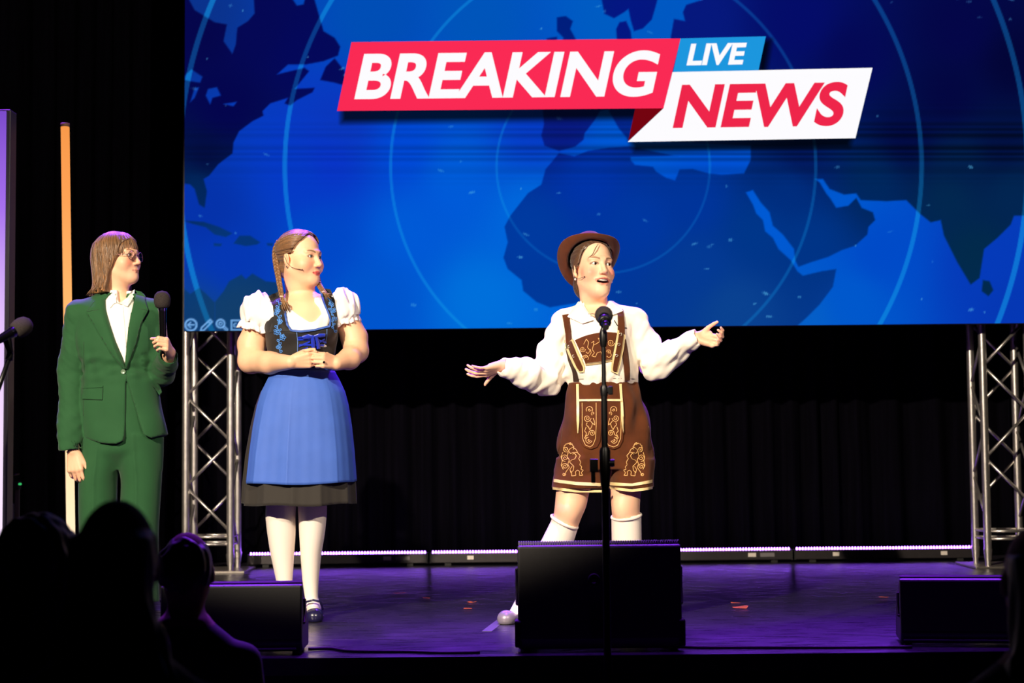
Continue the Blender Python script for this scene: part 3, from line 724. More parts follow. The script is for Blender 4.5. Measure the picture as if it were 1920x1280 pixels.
m = MB(); m.lathe([(0, 0), (.15, 0), (.15, .012), (.13, .022), (.03, .03), (0, .03)], 28, Matrix.Translation(((e - L0).x, 0, 0))); m.build('base', M_BLKMET, t, angle=30)
m = MB(); m.tube([s - L0 - Vector((.004, 0, .012)), s - L0 + Vector((.002, 0, .012))], [.013, .012], 12); m.build('clip_mount', M_BLKMET, t)
hp = at(43, 612, 5.9)
t2 = microphone('microphone', hp, (-0.62, -0.62, -0.48), 'black foam-topped microphone at the left edge', .034, .13)
q = s - hp; m = MB(); m.tube([q + Vector((0, 0, .0)), q + Vector((0.0, 0, .022)), Vector((-.045, -.045, -.035))], [.010, .012, .017], 12); m.build('clip', M_BLKMET, t2)

# ------------------------------------------------------------------ scraps on the stage
def floor_at(px, py):
    d = 7.0
    for _ in range(40):
        z = at(px, py, d).z; d += z * d / CAMH * 0.9
    return at(px, py, d)
M_SCRAP = mat('orange_paper', (205, 92, 60), rough=.7)
scr_l = [(748, 1113, .045, 'thin orange paper scrap on the stage floor, nearest the curtain of the left group'), (800, 1122, .032, 'orange paper scrap between two thinner scraps near the stage middle'), (884, 1130, .03, 'upper of two small orange scraps left of the silver shoe'), (877, 1142, .036, 'lower of two small orange scraps left of the silver shoe'),
         (1381, 1131, .035, 'thin flat orange scrap just behind the curled one, right of the central speaker'), (1388, 1141, .05, 'curled orange scrap with a raised corner, right of the central speaker'), (1656, 1121, .035, 'small orange scrap near the right floor speaker')]
for i, (x, y, s_, lab) in enumerate(scr_l):
    p = floor_at(x, y); r = random.Random(i); V = []; n = 7
    for a_ in range(n):
        an = 6.283 * a_ / n; q = r.uniform(.6, 1.1); V.append((math.cos(an) * s_ * .8 * q, math.sin(an) * s_ * q * .45, 0.002 + (0.010 if (a_ < 2 and s_ > .045) else r.uniform(0, .005))))
    n0 = len(V); V = V + [(x_, y_, z_ + .0012) for x_, y_, z_ in V]
    o = mesh_np('paper_scrap', np.array(V), [tuple(range(n0))[::-1], tuple(range(n0, 2 * n0))] + [(k, (k+1) % n0, (k+1) % n0 + n0, k + n0) for k in range(n0)], M_SCRAP, None, False)
    o.location = (p.x, p.y, 0.0); tag(o, lab, 'paper scrap', 'orange paper scraps on the stage')
p = floor_at(930, 1170); m = MB(); m.box((-.02, -.28, 0), (.02, .28, .0012)); o = m.build('floor_tape', mat('floor_tape', (96, 92, 104), rough=.5), None, False); o.location = (p.x, p.y, 0.0); o.rotation_euler.z = -0.12; tag(o, 'strip of grey marking tape on the floor left of the central speaker', 'tape')
# ================================================================== PEOPLE: shared builders
def unit(v): v = np.array(tuple(v), float); return v / np.linalg.norm(v)
SKIN = mat('skin', rough=0.48, attr='Col', sss=0.08, spec=0.4, bump=0.05, bscale=500)
M_EYE = mat('eye', rough=0.12, attr='Col', spec=0.6)
M_TEETH = mat('teeth', (238, 232, 222), rough=0.3)
class Person:
    def __init__(s, cx, d, label, px_foot):
        g = at(cx, px_foot, d); s.d = d; s.B = Vector((g.x, d, 0.0))
        s.root = empty('person', s.B); tag(s.root, label, 'person')
    def J(s, px, py, yo=0.0): return np.array(tuple(at(px, py, s.d + yo) - s.B))
    def sec(s, rows):
        """rows (py, xl, xr, ry, cy) -> loft sections"""
        out = []
        for py, xl, xr, ry, cy in rows:
            a, b = s.J(xl, py), s.J(xr, py); out.append(((a[2] + b[2]) / 2, (a[0] + b[0]) / 2, cy, (b[0] - a[0]) / 2, ry))
        return out
    def poly(s, pts, yo=-0.1): return [(p[0], p[2]) for p in (s.J(x, y, yo) for x, y in pts)]

def head_R(yaw, pitch=0, roll=0):
    return np.array(Matrix.Rotation(math.radians(yaw), 3, 'Z') @ Matrix.Rotation(-math.radians(pitch), 3, 'X') @ Matrix.Rotation(math.radians(roll), 3, 'Y'))

class Head:
    """head with face; local frame: -y forward, z up, origin at eye level"""
    def __init__(s, c, R, sc=1.0, mouth='closed', jaw=0.0, full=0.0):
        s.c = np.array(c); s.R = R; s.sc = sc; s.mouth = mouth; s.jaw = jaw; s.full = full
    def W(s, x, y, z): return s.c + s.sc * (s.R @ np.array([x, y, z]))
    def add(s, S):
        k = s.sc; R = s.R; W = s.W; f = s.full; jw = s.jaw
        S.ell(W(0, .012, .035), np.array([.0735, .094, .077]) * k, R, .0)
        S.ell(W(0, -.018, -.032), np.array([.061 + f * .5, .071, .083]) * k, R, .03 * k)
        for sx in (-1, 1):
            S.cap(W(sx * (.050 + f), .002, -.058), W(sx * .016, -.066, -.098 - jw), .019 * k, .017 * k, .028 * k)
            S.ell(W(sx * (.040 + f * .6), -.054, -.036), (.026 + f) * k, None, .03 * k)
            S.cap(W(sx * .010, -.085, .017), W(sx * .042, -.070, .019), .009 * k, .008 * k, .016 * k)
        S.ell(W(0, -.072, -.068 - jw * .3), np.array([.027, .020, .026]) * k, R, .018 * k)
        S.ell(W(0, -.074, -.101 - jw), .0165 * k, None, .02 * k)
        S.cap(W(0, -.03, -.095 - jw), W(0, .0, -.10), .03 * k, .04 * k, .04 * k)
        # eye sockets, lids
        for sx in (-1, 1):
            S.ell(W(sx * .031, -.098, -.001), np.array([.018, .014, .0125]) * k, R, .014 * k, 's')
            S.ell(W(sx * .0305, -.0695, -.001), .0150 * k, None, .006 * k)
        # nose
        S.cap(W(0, -.084, .006), W(0, -.104, -.034), .0075 * k, .0098 * k, .011 * k)
        S.ell(W(0, -.1035, -.036), np.array([.0105, .0105, .009]) * k, R, .006 * k)
        for sx in (-1, 1):
            S.ell(W(sx * .0115, -.094, -.040), np.array([.0075, .009, .0068]) * k, R, .006 * k)
            S.ell(W(sx * .006, -.098, -.0475), np.array([.0038, .005, .003]) * k, R, .003 * k, 's')
        # lips
        if s.mouth == 'open':
            up, lo = -.0605, -.0800 - jw * .25
        else: up, lo = -.0655, -.0745
        cz = .009 if s.mouth == 'open' else .002; cw = .031 if s.mouth == 'open' else .024
        ps = [(-cw, -.076, (up + lo) / 2 + cz), (-.011, -.0915, up), (0, -.0945, up - .001), (.011, -.0915, up), (cw, -.076, (up + lo) / 2 + cz)]
        for a, b in zip(ps[:-1], ps[1:]): S.cap(W(*a), W(*b), .0042 * k, .0046 * k, .004 * k)
        ps = [(-cw + .002, -.076, (up + lo) / 2 + cz - .002), (-.010, -.0905, lo), (.010, -.0905, lo), (cw - .002, -.076, (up + lo) / 2 + cz - .002)]
        for a, b in zip(ps[:-1], ps[1:]): S.cap(W(*a), W(*b), .0047 * k, .0056 * k, .004 * k)
        if s.mouth == 'open':
            S.ell(W(0, -.094, (up + lo) / 2 - .001), np.array([.0255, .026, (up - lo) / 2 - .0030]) * k, R, .003 * k, 's')
        else:
            S.cap(W(-.020, -.0885, -.0698), W(.020, -.0885, -.0698), .0013 * k, .0013 * k, .003 * k, 's')
        # eye openings
        for sx in (-1, 1):
            S.ell(W(sx * .031, -.086, -.0012), np.array([.0132, .0105, .0056]) * k, R, .002 * k, 's')
        # ears
        for sx in (-1, 1):
            Re = R @ np.array(Matrix.Rotation(sx * 0.35, 3, 'Z') @ Matrix.Rotation(-.2, 3, 'X'))
            S.ell(W(sx * .077, .012, -.012), np.array([.0075, .0185, .030]) * k, Re, .005 * k)
            S.ell(W(sx * .0845, .008, -.010), np.array([.005, .010, .018]) * k, Re, .004 * k, 's')
            S.ell(W(sx * .075, .004, -.036), np.array([.006, .009, .010]) * k, Re, .005 * k)
    def local(s, V): return ((V - s.c) @ s.R) / s.sc
    def paint(s, V, C, lip=(196, 84, 84), brow=(92, 62, 44), blush=(232, 130, 110), lipmix=.8, blushmix=.45, hairscalp=None):
        L = s.local(V); x, y, z = L[:, 0], L[:, 1], L[:, 2]; ax_ = np.abs(x)
        front = sstep(.0, -.03, y)
        def mixin(a, c):
            C[:] = C * (1 - a)[:, None] + lin(c) * a[:, None]
        a = np.exp(-(((ax_ - .045) / .02) ** 2 + ((z + .034) / .018) ** 2)) * front * blushmix; mixin(a, blush)
        a = np.exp(-(((ax_) / .012) ** 2 + ((z + .038) / .01) ** 2)) * front * .18; mixin(a, blush)
        if s.mouth == 'open': up, lo = -.0605, -.0800 - s.jaw * .25
        else: up, lo = -.0655, -.0745
        LW = .033 if s.mouth == 'open' else .026; w_ = np.clip(1 - (ax_ / LW) ** 2, 0, 1); mid = (up + lo) / 2 + (.009 if s.mouth == 'open' else .002) * (1 - w_)
        zt = mid + (up + (.0038 if s.mouth == 'open' else .0055) - mid) * w_ ** .6; zb = mid + (lo - (.0048 if s.mouth == 'open' else .0065) - mid) * w_ ** .6
        a = sstep(.0, .0018, np.minimum(zt - z, z - zb)) * (ax_ < LW) * (y < -.065) * lipmix; mixin(a, lip)
        if s.mouth == 'open':
            ins = ((ax_ / .0265) ** 2 + ((z - (up + lo) / 2 + .001) / ((up - lo) / 2 - .002)) ** 2 < 1) & (y > -.0875) & (y < -.04); C[ins] = lin((70, 18, 20))
        else:
            a = np.exp(-((z + .0698) / .0016) ** 2) * (ax_ < .023) * (y < -.07) * .6; mixin(a, (110, 40, 40))
        zb_ = .0165 + .007 * np.sin(np.clip((ax_ - .012) / .036, 0, 1) * 2.2)
        wd = .0042 * (1 - .5 * np.clip((ax_ - .03) / .02, 0, 1))
        a = sstep(1.25, .55, np.abs(z - zb_) / wd) * sstep(.011, .015, ax_) * sstep(.051, .046, ax_) * (y < -.03) * .85; mixin(a, brow)
        # lash line
        e = np.sqrt(((ax_ - .031) / .0150) ** 2 + ((z + .0012) / .0072) ** 2)
        a = sstep(1.28, 1.0, e) * (z > -.004) * (y < -.06) * .75; mixin(a, (54, 34, 28))
        a = sstep(1.2, .95, e) * (z <= -.004) * (y < -.06) * .35; mixin(a, (120, 70, 58))
        return C
    def eyes(s, parent, gaze=(0.0, 0.0), iris=(70, 96, 104)):
        for sx in (-1, 1):
            c = s.W(sx * .0305, -.0695, -.001); m = MB(); m.ball(c, .0132 * s.sc, 24, 16)
            V = np.array([tuple(v) for v in m.V]); L = (V - c) @ s.R / (.0132 * s.sc)
            g = unit((math.sin(gaze[0]), -math.cos(gaze[0]) * math.cos(gaze[1]), math.sin(gaze[1])))
            an = np.degrees(np.arccos(np.clip(L @ g, -1, 1)))
            C = np.tile(lin((235, 228, 220)), (len(V), 1))
            C[an < 34] = lin(iris); C[an < 14] = lin((8, 8, 10))
            mesh_np('eye', V, m.F, M_EYE, parent, True, C)

def frame(fwd, thumb, back):
    f = unit(fwd); t = np.array(tuple(thumb), float); t = unit(t - f * (t @ f)); n = np.cross(f, t)
    if n @ np.array(tuple(back), float) < 0: n = -n
    return f, t, n
def add_hand(S, wrist, fwd, thumb, back, curls, spread=0.06, sc=1.0, thumb_pose=(0.6, 0.75, -0.25, 0.5), fk=.0022, fan=None):
    """curls: 4 tuples of 3 joint angles (index..little), radians, towards the palm"""
    f, t, n = frame(fwd, thumb, back); w0 = np.array(wrist, float)
    P = lambda a, b, c: w0 + sc * (f * a + t * b + n * c)
    info = []
    # palm: flattened capsules fan
    for b0, b1, r0, r1 in ((.012, .027, .015, .0125), (.004, .009, .016, .0125), (-.004, -.009, .016, .0120), (-.012, -.026, .015, .0110)):
        S.cap(P(.0, b0, 0), P(.082, b1, .001), r0 * sc, r1 * sc, .008 * sc)
    S.cap(P(.018, .018, -.006), P(.055, .036, -.008), .015 * sc, .010 * sc, .012 * sc)
    S.cap(P(.02, -.016, -.006), P(.06, -.022, -.006), .013 * sc, .011 * sc, .012 * sc)
    base = [(.086, .0275), (.090, .0090), (.087, -.0095), (.080, -.0270)]
    lens = [(.040, .025, .020), (.044, .029, .021), (.041, .027, .021), (.033, .020, .018)]
    for i in range(4):
        p = P(base[i][0], base[i][1], .001); sp = (1.5 - i) * spread if fan is None else fan[i]; ang = 0.0
        r = (.0086, .0088, .0083, .0074)[i] * sc
        d0 = f * math.cos(sp) + t * math.sin(sp)
        for j in range(3):
            ang += curls[i][j]; d = d0 * math.cos(ang) - n * math.sin(ang)
            q = p + d * lens[i][j] * sc; r2 = r * (.92 if j < 2 else .82)
            S.cap(p, q, r, r2, fk * sc if j else .006 * sc); p = q; r = r2
        info.append((p, d, n))
    a, b, c, curl = thumb_pose
    p = P(.022, .024, -.006); d = unit(f * a + t * b + n * c)
    q = p + d * .042 * sc; S.cap(p, q, .0135 * sc, .0100 * sc, .008 * sc)
    d2 = unit(d * math.cos(curl) + (f * .6 - t * .5 - n * .45) * math.sin(curl)); e = q + d2 * .031 * sc; S.cap(q, e, .0098 * sc, .0085 * sc, .003 * sc)
    d3 = unit(d2 * math.cos(curl * .5) + (f * .6 - t * .5 - n * .45) * math.sin(curl * .5)); e2 = e + d3 * .022 * sc; S.cap(e, e2, .0088 * sc, .0070 * sc, .002 * sc)
    return info
def skin_col(base, seed=3):
    w1 = wob(.03, .05, seed)
    def f(V):
        C = np.tile(lin(base), (len(V), 1)) * (1 + w1(V[:, 0], V[:, 1], V[:, 2]))[:, None]
        return C
    return f

# ------------------------------------------------------------------ things laid onto a garment
class Surf:
    """ray target made of one or more garment meshes (person space)"""
    def __init__(s, *objs):
        V = []; Fq = []
        for o in objs:
            me = o.data; n = len(V); co = np.empty(len(me.vertices) * 3, np.float32); me.vertices.foreach_get('co', co)
            V += [tuple(v) for v in co.reshape(-1, 3)]; Fq += [tuple(i + n for i in p.vertices) for p in me.polygons]
        s.t = BVHTree.FromPolygons(V, Fq); s.last = -0.1
    def y(s, x, z, default=None):
        h = s.t.ray_cast(Vector((x, -1.0, z)), Vector((0, 1, 0)))
        if h[0] is None: return default
        return h[0].y
def laid_strip(P, surf, left, right, name, m, parent, n=24, nw=5, off=0.004, thick=0.004, ref=-.12, smooth=True, ysm=2, px=True, bulge=0.0):
    """cloth strip between two pixel polylines, laid on surf in front"""
    A, B = resample(left, n), resample(right, n); V = []; Y = np.zeros((n, nw)); X = np.zeros((n, nw)); Z = np.zeros((n, nw))
    for i in range(n):
        for j in range(nw):
            t = j / (nw - 1); q = A[i] * (1 - t) + B[i] * t
            p = P.J(q[0], q[1], ref) if px else np.array([q[0], ref, q[1]])
            X[i, j], Z[i, j] = p[0], p[2]; y = surf.y(p[0], p[2]); Y[i, j] = np.nan if y is None else y
    if np.isnan(Y).all(): Y[:] = ref
    m_ = np.isnan(Y)
    if m_.any():
        good = np.argwhere(~m_)
        for i, j in np.argwhere(m_):
            k = np.argmin(((good - (i, j)) ** 2).sum(1)); Y[i, j] = Y[tuple(good[k])]
    for _ in range(ysm):
        Yp = np.pad(Y, 1, mode='edge'); Y2 = (Yp[:-2, 1:-1] + Yp[2:, 1:-1] + Yp[1:-1, :-2] + Yp[1:-1, 2:]) / 4; Y = np.minimum(Y, .5 * Y + .5 * Y2)
    bl = bulge * np.sin(np.linspace(0, math.pi, nw))[None, :]
    Fr = np.stack([X, Y - off - thick - bl, Z], 2).reshape(-1, 3); Bk = np.stack([X, Y - off * .3 + .002, Z], 2).reshape(-1, 3)
    V = np.concatenate([Fr, Bk]); N = n * nw; Fq = []
    for i in range(n - 1):
        for j in range(nw - 1):
            a = i * nw + j; Fq += [(a, a + nw, a + nw + 1, a + 1), (N + a, N + a + 1, N + a + nw + 1, N + a + nw)]
    rim = [i * nw for i in range(n)] + [(n-1) * nw + j for j in range(1, nw)] + [i * nw + nw - 1 for i in range(n - 2, -1, -1)] + [j for j in range(nw - 2, 0, -1)]
    for a, b in zip(rim, rim[1:] + rim[:1]): Fq.append((a, N + a, N + b, b))
    o = mesh_np(name, V, Fq, m, parent, smooth)
    bm = bmesh.new(); bm.from_mesh(o.data); bmesh.ops.recalc_face_normals(bm, faces=bm.faces)
    for e in bm.edges:
        if len(e.link_faces) == 2 and e.calc_face_angle(0) > 0.9: e.smooth = False
    bm.to_mesh(o.data); bm.free()
    return o
def laid_lines(P, surf, lines, name, m, parent, r=0.0018, off=0.001, ref=-.12, sides=5, step=4.0):
    """embroidery threads: pixel polylines laid on surf, one mesh"""
    if name != 'embroidery' and len(lines) > 1:
        for pl in lines: laid_lines(P, surf, [pl], name, m, parent, r, off, ref, sides, step)
        return
    mb = MB()
    for pl in lines:
        L = np.linalg.norm(np.diff(np.array(pl, float), axis=0), axis=1).sum(); n = max(3, int(L / step * 1.6) + 1)
        Q = resample(pl, n); pts = []; ly = None
        for q in Q:
            p = P.J(q[0], q[1], ref); y = surf.y(p[0], p[2], ly)
            if y is None: continue
            ly = y; pts.append((p[0], y - off, p[2]))
        if len(pts) > 2: mb.tube(pts, r, sides)
    return mb.build(name, m, parent) if mb.V else None
def spiral(cx, cy, r, turns=1.6, a0=0, sgn=1, n=26):
    return [(cx + r * (1 - .88 * t) * math.cos(a0 + sgn * t * turns * 6.283), cy + r * (1 - .88 * t) * math.sin(a0 + sgn * t * turns * 6.283)) for t in np.linspace(0, 1, n)]
def locks_mesh(name, paths, m, parent, r=.004, sides=5, base=(120, 84, 50), var=.35, seed=0, flat=.6):
    """many tapering hair locks in one mesh"""
    rr = np.random.RandomState(seed); Vs = []; Fs = []; Cs = []; n0 = 0
    for P in paths:
        P = np.asarray(P, float); m_ = len(P); t = np.linspace(0, 1, m_); R = r * rr.uniform(.7, 1.3) * np.clip(np.minimum(.55 + t * 3, 1.25 - t ** 3), .12, 1)
        mb = MB(); mb.tube(P, list(R), sides); V = np.array([tuple(v) for v in mb.V]); Vs.append(V); Fs += [tuple(i + n0 for i in f) for f in mb.F]
        c = lin(base) * (1 + rr.uniform(-var, var)); g = np.repeat(1 + .12 * np.sin(t * 6 + rr.uniform(0, 6)), sides)[:, None]
        Cs.append(np.tile(c, (len(V), 1)) * g); n0 += len(V)
    return mesh_np(name, np.concatenate(Vs), Fs, m, parent, True, np.concatenate(Cs))
M_HAIR = mat('hair', rough=0.42, attr='Col', spec=0.45, var=.18, nscale=160, sheen=0.15)
def shoe(name, toe, heel, w_, h, m, parent, col=None, sole=None):
    """low shoe from heel to toe (person space), resting on the floor"""
    a = np.array(heel, float); b = np.array(toe, float); a[2] = b[2] = 0
    lo = np.minimum(a, b) - .07; hi = np.maximum(a, b) + .07
    S = SDF(axis(lo[0], hi[0], .004), axis(lo[1], hi[1], .004), axis(-.01, h + .05, .004))
    u = unit(b - a)
    S.cap(a + (0, 0, w_ * .75), b - u * .03 + (0, 0, w_ * .42), w_ * .72, w_ * .82, .0, flat=((0, 0, 1), .8))
    S.ell(b - u * .035 + (0, 0, .028), (w_ * .95, w_ * .95, .03), None, .02)
    S.cap(a + (0, 0, .03), a + u * .03 + (0, 0, h), w_ * .72, w_ * .62, .02)
    S.f = np.maximum(S.f, (0.0 - S.az)[None, None, :])
    return sdf_obj(S, name, m, parent)
# ================================================================== PERSON IN THE GREEN SUIT
def person_green():
    P = Person(222, 7.85, 'person in a green trouser suit and glasses holding a microphone, looking right', 1130); J = P.J; root = P.root
    hd = Head(J(222, 483, 0.02), head_R(68, 4, 0), 1.03)
    hl = J(138, 846, -.085); hr = J(319, 660, -.17)
    S = SDF(axis(-.36, .36, .008, [(hd.c[0] - .12, hd.c[0] + .12, .0026), (J(116, 850)[0], J(170, 850)[0], .003), (J(286, 640)[0], J(332, 640)[0], .003)]),
            axis(-.32, .20, .008, [(-.11, .14, .0027), (-.30, -.11, .0045)]), axis(-.0, 1.80, .010, [(hd.c[2] - .135, 1.79, .0027), (J(0, 890)[2], J(0, 838)[2], .003), (J(0, 690)[2], J(0, 610)[2], .003)]))
    hd.add(S)
    S.cap(hd.W(0, .022, -.07), J(222, 575, .03), .050, .058, .03)
    # hidden torso and limbs under the clothes
    S.loft(P.sec([(556, 214, 232, .03, .02), (590, 150, 286, .085, .0), (660, 165, 285, .09, 0), (720, 168, 282, .085, 0), (810, 160, 296, .095, 0), (850, 165, 290, .085, 0)]), .03)
    for a, b, c in (((185, 850), (183, 990), (184, 1125)), ((262, 850), (260, 990), (260, 1125))): S.chain([J(*a), J(*b), J(*c)], [.07, .055, .04], .02)
    S.chain([J(150, 590), J(136, 705, .01), J(137, 800, -.04), hl], [.05, .042, .032, .025], .02)
    S.chain([J(290, 590), J(303, 696, .0), hr], [.05, .040, .025], .02)
    cu = (.45, .75, .55)
    add_hand(S, hl, (.12, -.12, -1), (1, -.15, .1), (-.1, -1, .1), [(.35, .7, .4), (.5, .75, .5), (.55, .8, .5), (.6, .8, .5)], .03, 1.02, (.85, .42, -.1, .25))
    fist = (.95, 1.35, .8)
    add_hand(S, hr, (-.04, -.93, .38), (-.06, .38, .93), (1, 0, .1), [fist] * 4, .0, .95, (.50, .50, -.70, .9), fk=.0015)
    base = skin_col((236, 184, 150))
    def paint(V):
        C = base(V); hd.paint(V, C, lip=(196, 104, 92), brow=(120, 84, 56), blush=(240, 120, 92), blushmix=.6, lipmix=.55); return C
    body = sdf_obj(S, 'body', SKIN, root, 1, paint)
    hd.eyes(root, (.1, .0), (92, 96, 84))
    # ---------------------------------------------------------- shirt
    M_SHIRT = mat('white_cotton', (248, 242, 232), rough=.75, bump=.1, bscale=400)
    S = SDF(axis(-.16, .18, .005), axis(-.2, .12, .005), axis(J(0, 720)[2], J(0, 536)[2], .005))
    S.loft(P.sec([(715, 190, 280, .096, -.005), (640, 180, 282, .104, -.005), (590, 178, 272, .098, .0), (562, 194, 252, .078, .01), (545, 199, 246, .066, .02)]))
    S.cut_poly(P.poly([(212, 520), (238, 520), (234, 562), (226, 572), (216, 560)]), 0.0)
    S.cap(J(222, 540, .03), J(222, 530, .03), .052, .052, .006, 's')
    shirt = sdf_obj(S, 'shirt', M_SHIRT, root, 1)
    sf = Surf(shirt, body)
    laid_strip(P, sf, [(203, 548), (198, 558), (197, 568), (203, 577)], [(214, 548), (213, 558), (215, 566), (214, 562)], 'collar', M_SHIRT, shirt, 12, 4, .004, .004)
    laid_strip(P, sf, [(238, 541), (232, 550), (222, 562), (216, 566)], [(242, 538), (241, 552), (238, 566), (235, 573)], 'collar', M_SHIRT, shirt, 12, 5, .006, .004)
    laid_strip(P, sf, [(222, 566), (227, 600), (231, 640), (233, 680)], [(226, 566), (231, 600), (235, 640), (236, 680)], 'button_placket', M_SHIRT, shirt, 14, 3, .002, .002)
    # ---------------------------------------------------------- jacket
    M_SUIT = mat('green_suiting', (36, 80, 46), rough=.8, spec=.2, var=.05, nscale=14, bump=.12, bscale=900, sheen=.12)
    S = SDF(axis(-.40, .36, .0058), axis(-.30, .22, .0058), axis(J(0, 862)[2], J(0, 530)[2], .0058))
    zb = lambda X, Y: np.interp(X, [J(x, 820, -.1)[0] for x in (140, 152, 195, 222, 236, 270, 283, 305, 322)], [J(200, y, -.1)[2] for y in (815, 819, 831, 832, 826, 815, 822, 815, 798)]).astype(np.float32)
    fold = wob(.035, .0028, 5, (1.3, .6, .5)); fold2 = wob(.013, .0042, 9, (1, .5, .9))
    disp = lambda X, Y, Z, cx, cy: fold(X, Y, Z) + fold2(X, Y, Z) * np.exp(-((Z - J(0, 690)[2]) / .06) ** 2)
    S.loft(P.sec([(840, 150, 320, .140, 0), (780, 150, 309, .130, 0), (735, 151, 298, .121, 0), (697, 154, 291, .118, -.002), (655, 149, 297, .122, -.002), (610, 138, 302, .118, .0), (585, 135, 300, .104, .005), (568, 158, 276, .085, .012), (552, 186, 256, .066, .02)]), 0, p=2.2, zbot=zb, disp=disp)
    S.chain([J(222, 572, .012), J(150, 583, .005)], [.055, .052], .03); S.chain([J(222, 572, .012), J(286, 580, .005)], [.052, .050], .03)
    sl0 = wob(.030, .0034, 21, (1, 1, .55)); sl1 = wob(.011, .0012, 22, (1, 1, 1.2)); sl = lambda X, Y, Z: sl0(X, Y, Z) + sl1(X, Y, Z)
    S.cap(J(146, 590), J(134, 700, .012), .064, .063, .010, noise=sl); S.cap(J(134, 700, .012), J(134, 847, -.07), .063, .0590, .005, cut1=True, noise=sl)
    S.cap(J(286, 588), J(301, 700, .0), .060, .060, .018, noise=sl); S.cap(J(302, 699, .0), J(317, 664, -.150), .058, .046, .02, cut1=True, noise=sl)
    # hollow cuffs and hem
    S.cap(J(134, 838, -.068), J(134.5, 870, -.08), .052, .054, .0, 's')
    S.cap(J(316, 667, -.135), J(318, 661, -.18), .038, .040, .0, 's')
    # opening: V at the chest, inverted V under the button
    S.cut_poly(P.poly([(189, 530), (250, 530), (247, 552), (243, 600), (239, 640), (235, 684), (226, 668), (212, 630), (199, 590), (192, 564)]), -.012)
    S.cut_poly(P.poly([(236.5, 712), (240, 716), (250, 748), (262, 790), (272, 818), (280, 850), (228, 850), (236, 818), (237, 760)]), -.01)
    S.cap(J(224, 545, .02), J(224, 520, .02), .054, .062, .004, 's')
    jacket = sdf_obj(S, 'jacket', M_SUIT, root, 1)
    sj = Surf(jacket, shirt)
    M_LAP = M_SUIT
    laid_strip(P, sj, [(191, 559), (194, 575), (204, 606), (216, 640), (228, 668), (235, 690)], [(172, 562), (160, 584), (176, 606), (196, 640), (218, 674), (233, 692)], 'lapel', M_LAP, jacket, 26, 7, .004, .008, bulge=.004)
    laid_strip(P, sj, [(247, 549), (246, 575), (243, 606), (240, 640), (237, 668), (235, 690)], [(262, 552), (274, 580), (263, 604), (255, 640), (245, 672), (237, 692)], 'lapel', M_LAP, jacket, 26, 7, .004, .008, bulge=.004)
    laid_strip(P, sj, [(204, 546), (196, 552), (190, 560)], [(190, 546), (178, 553), (170, 563)], 'jacket_collar', M_LAP, jacket, 10, 5, .004, .005)
    laid_strip(P, sj, [(244, 540), (248, 548), (249, 556)], [(254, 542), (262, 549), (266, 558)], 'jacket_collar', M_LAP, jacket, 10, 5, .004, .005)
    fl = laid_strip(P, sj, [(150, 728), (150, 747)], [(193, 727), (192, 749)], 'pocket_flap', M_SUIT, jacket, 6, 12, .002, .004)
    laid_strip(P, sj, [(150, 724), (150, 727.5)], [(193, 722.5), (193, 726)], 'pocket_welt', M_SUIT, jacket, 3, 12, .002, .003)
    laid_strip(P, sj, [(280, 722), (291, 739)], [(290, 716), (295, 733)], 'pocket_flap', M_SUIT, jacket, 6, 6, .002, .004)
    bp = J(233, 697, -.1); y = sj.y(bp[0], bp[2], -.12); m = MB(); m.lathe([(0, 0), (.0095, 0), (.0115, .003), (.0105, .0055), (.007, .004), (0, .004)], 18, Matrix.Translation((bp[0], y - .001, bp[2])) @ Matrix.Rotation(math.pi / 2, 4, 'X'))
    m.build('button', mat('suit_button', (118, 140, 116), rough=.25, metal=.2), jacket, angle=40)
    laid_lines(P, sj, [[(236.5, 700), (236.8, 760), (236, 812)], [(155, 640), (153, 700), (152, 780)]], 'seam', mat('green_seam', (22, 50, 26)), jacket, .0011, .0)
    laid_lines(P, Surf(jacket, *list(jacket.children)), [[(172, 563), (160, 584), (176, 606), (196, 640), (218, 674), (233, 692)], [(160, 584), (184, 580)], [(262, 553), (274, 580), (263, 604), (255, 640), (245, 672), (237, 692)], [(274, 580), (256, 577)], [(150, 748), (192, 750), (193, 728)], [(281, 723), (291, 740), (295, 733)]], 'seam', MATS['green_seam'], jacket, .0014, -.0004)
    # ---------------------------------------------------------- trousers
    S = SDF(axis(-.26, .26, .006), axis(-.18, .18, .006), axis(.02, J(0, 680)[2], .007))
    wv = wob(.05, .004, 31, (1, .7, .35))
    def tdisp(X, Y, Z, cx, cy): return wv(X, Y, Z) - .005 * np.exp(-((X - cx) / .007) ** 2) * (Y < cy)
    S.loft(P.sec([(690, 168, 286, .106, 0), (760, 160, 298, .109, 0), (820, 155, 304, .115, 0), (846, 152, 304, .112, 0), (880, 154, 302, .05, 0)]), 0, disp=lambda X, Y, Z, cx, cy: wv(X, Y, Z))
    S.loft(P.sec([(815, 153, 234, .105, 0), (862, 151, 229, .104, 0), (900, 150, 221, .098, 0), (990, 149, 219, .09, .0), (1110, 150, 220, .095, .0), (1128, 149, 221, .10, -.01)]), .02, disp=tdisp)
    S.loft(P.sec([(815, 214, 305, .105, 0), (862, 218, 304, .104, 0), (900, 225, 303, .098, 0), (990, 223, 299, .09, 0), (1110, 222, 298, .095, .0), (1128, 221, 299, .10, -.01)]), .012, disp=tdisp)
    tr = sdf_obj(S, 'trousers', M_SUIT, root, 1)
    M_SH = mat('black_leather', (20, 18, 18), rough=.35)
    for x in (186, 260):
        q = J(x, 1100); shoe('shoe', (q[0], -.17, 0), (q[0], .06, 0), .045, .07, M_SH, root)
    # ---------------------------------------------------------- hair: chin-length bob with a wispy fringe
    k = hd.sc; W = hd.W
    lo = hd.c - np.array([.17, .17, .20]); hi = hd.c + np.array([.17, .17, .15])
    S = SDF(*[axis(l, h, .0032) for l, h in zip(lo, hi)])
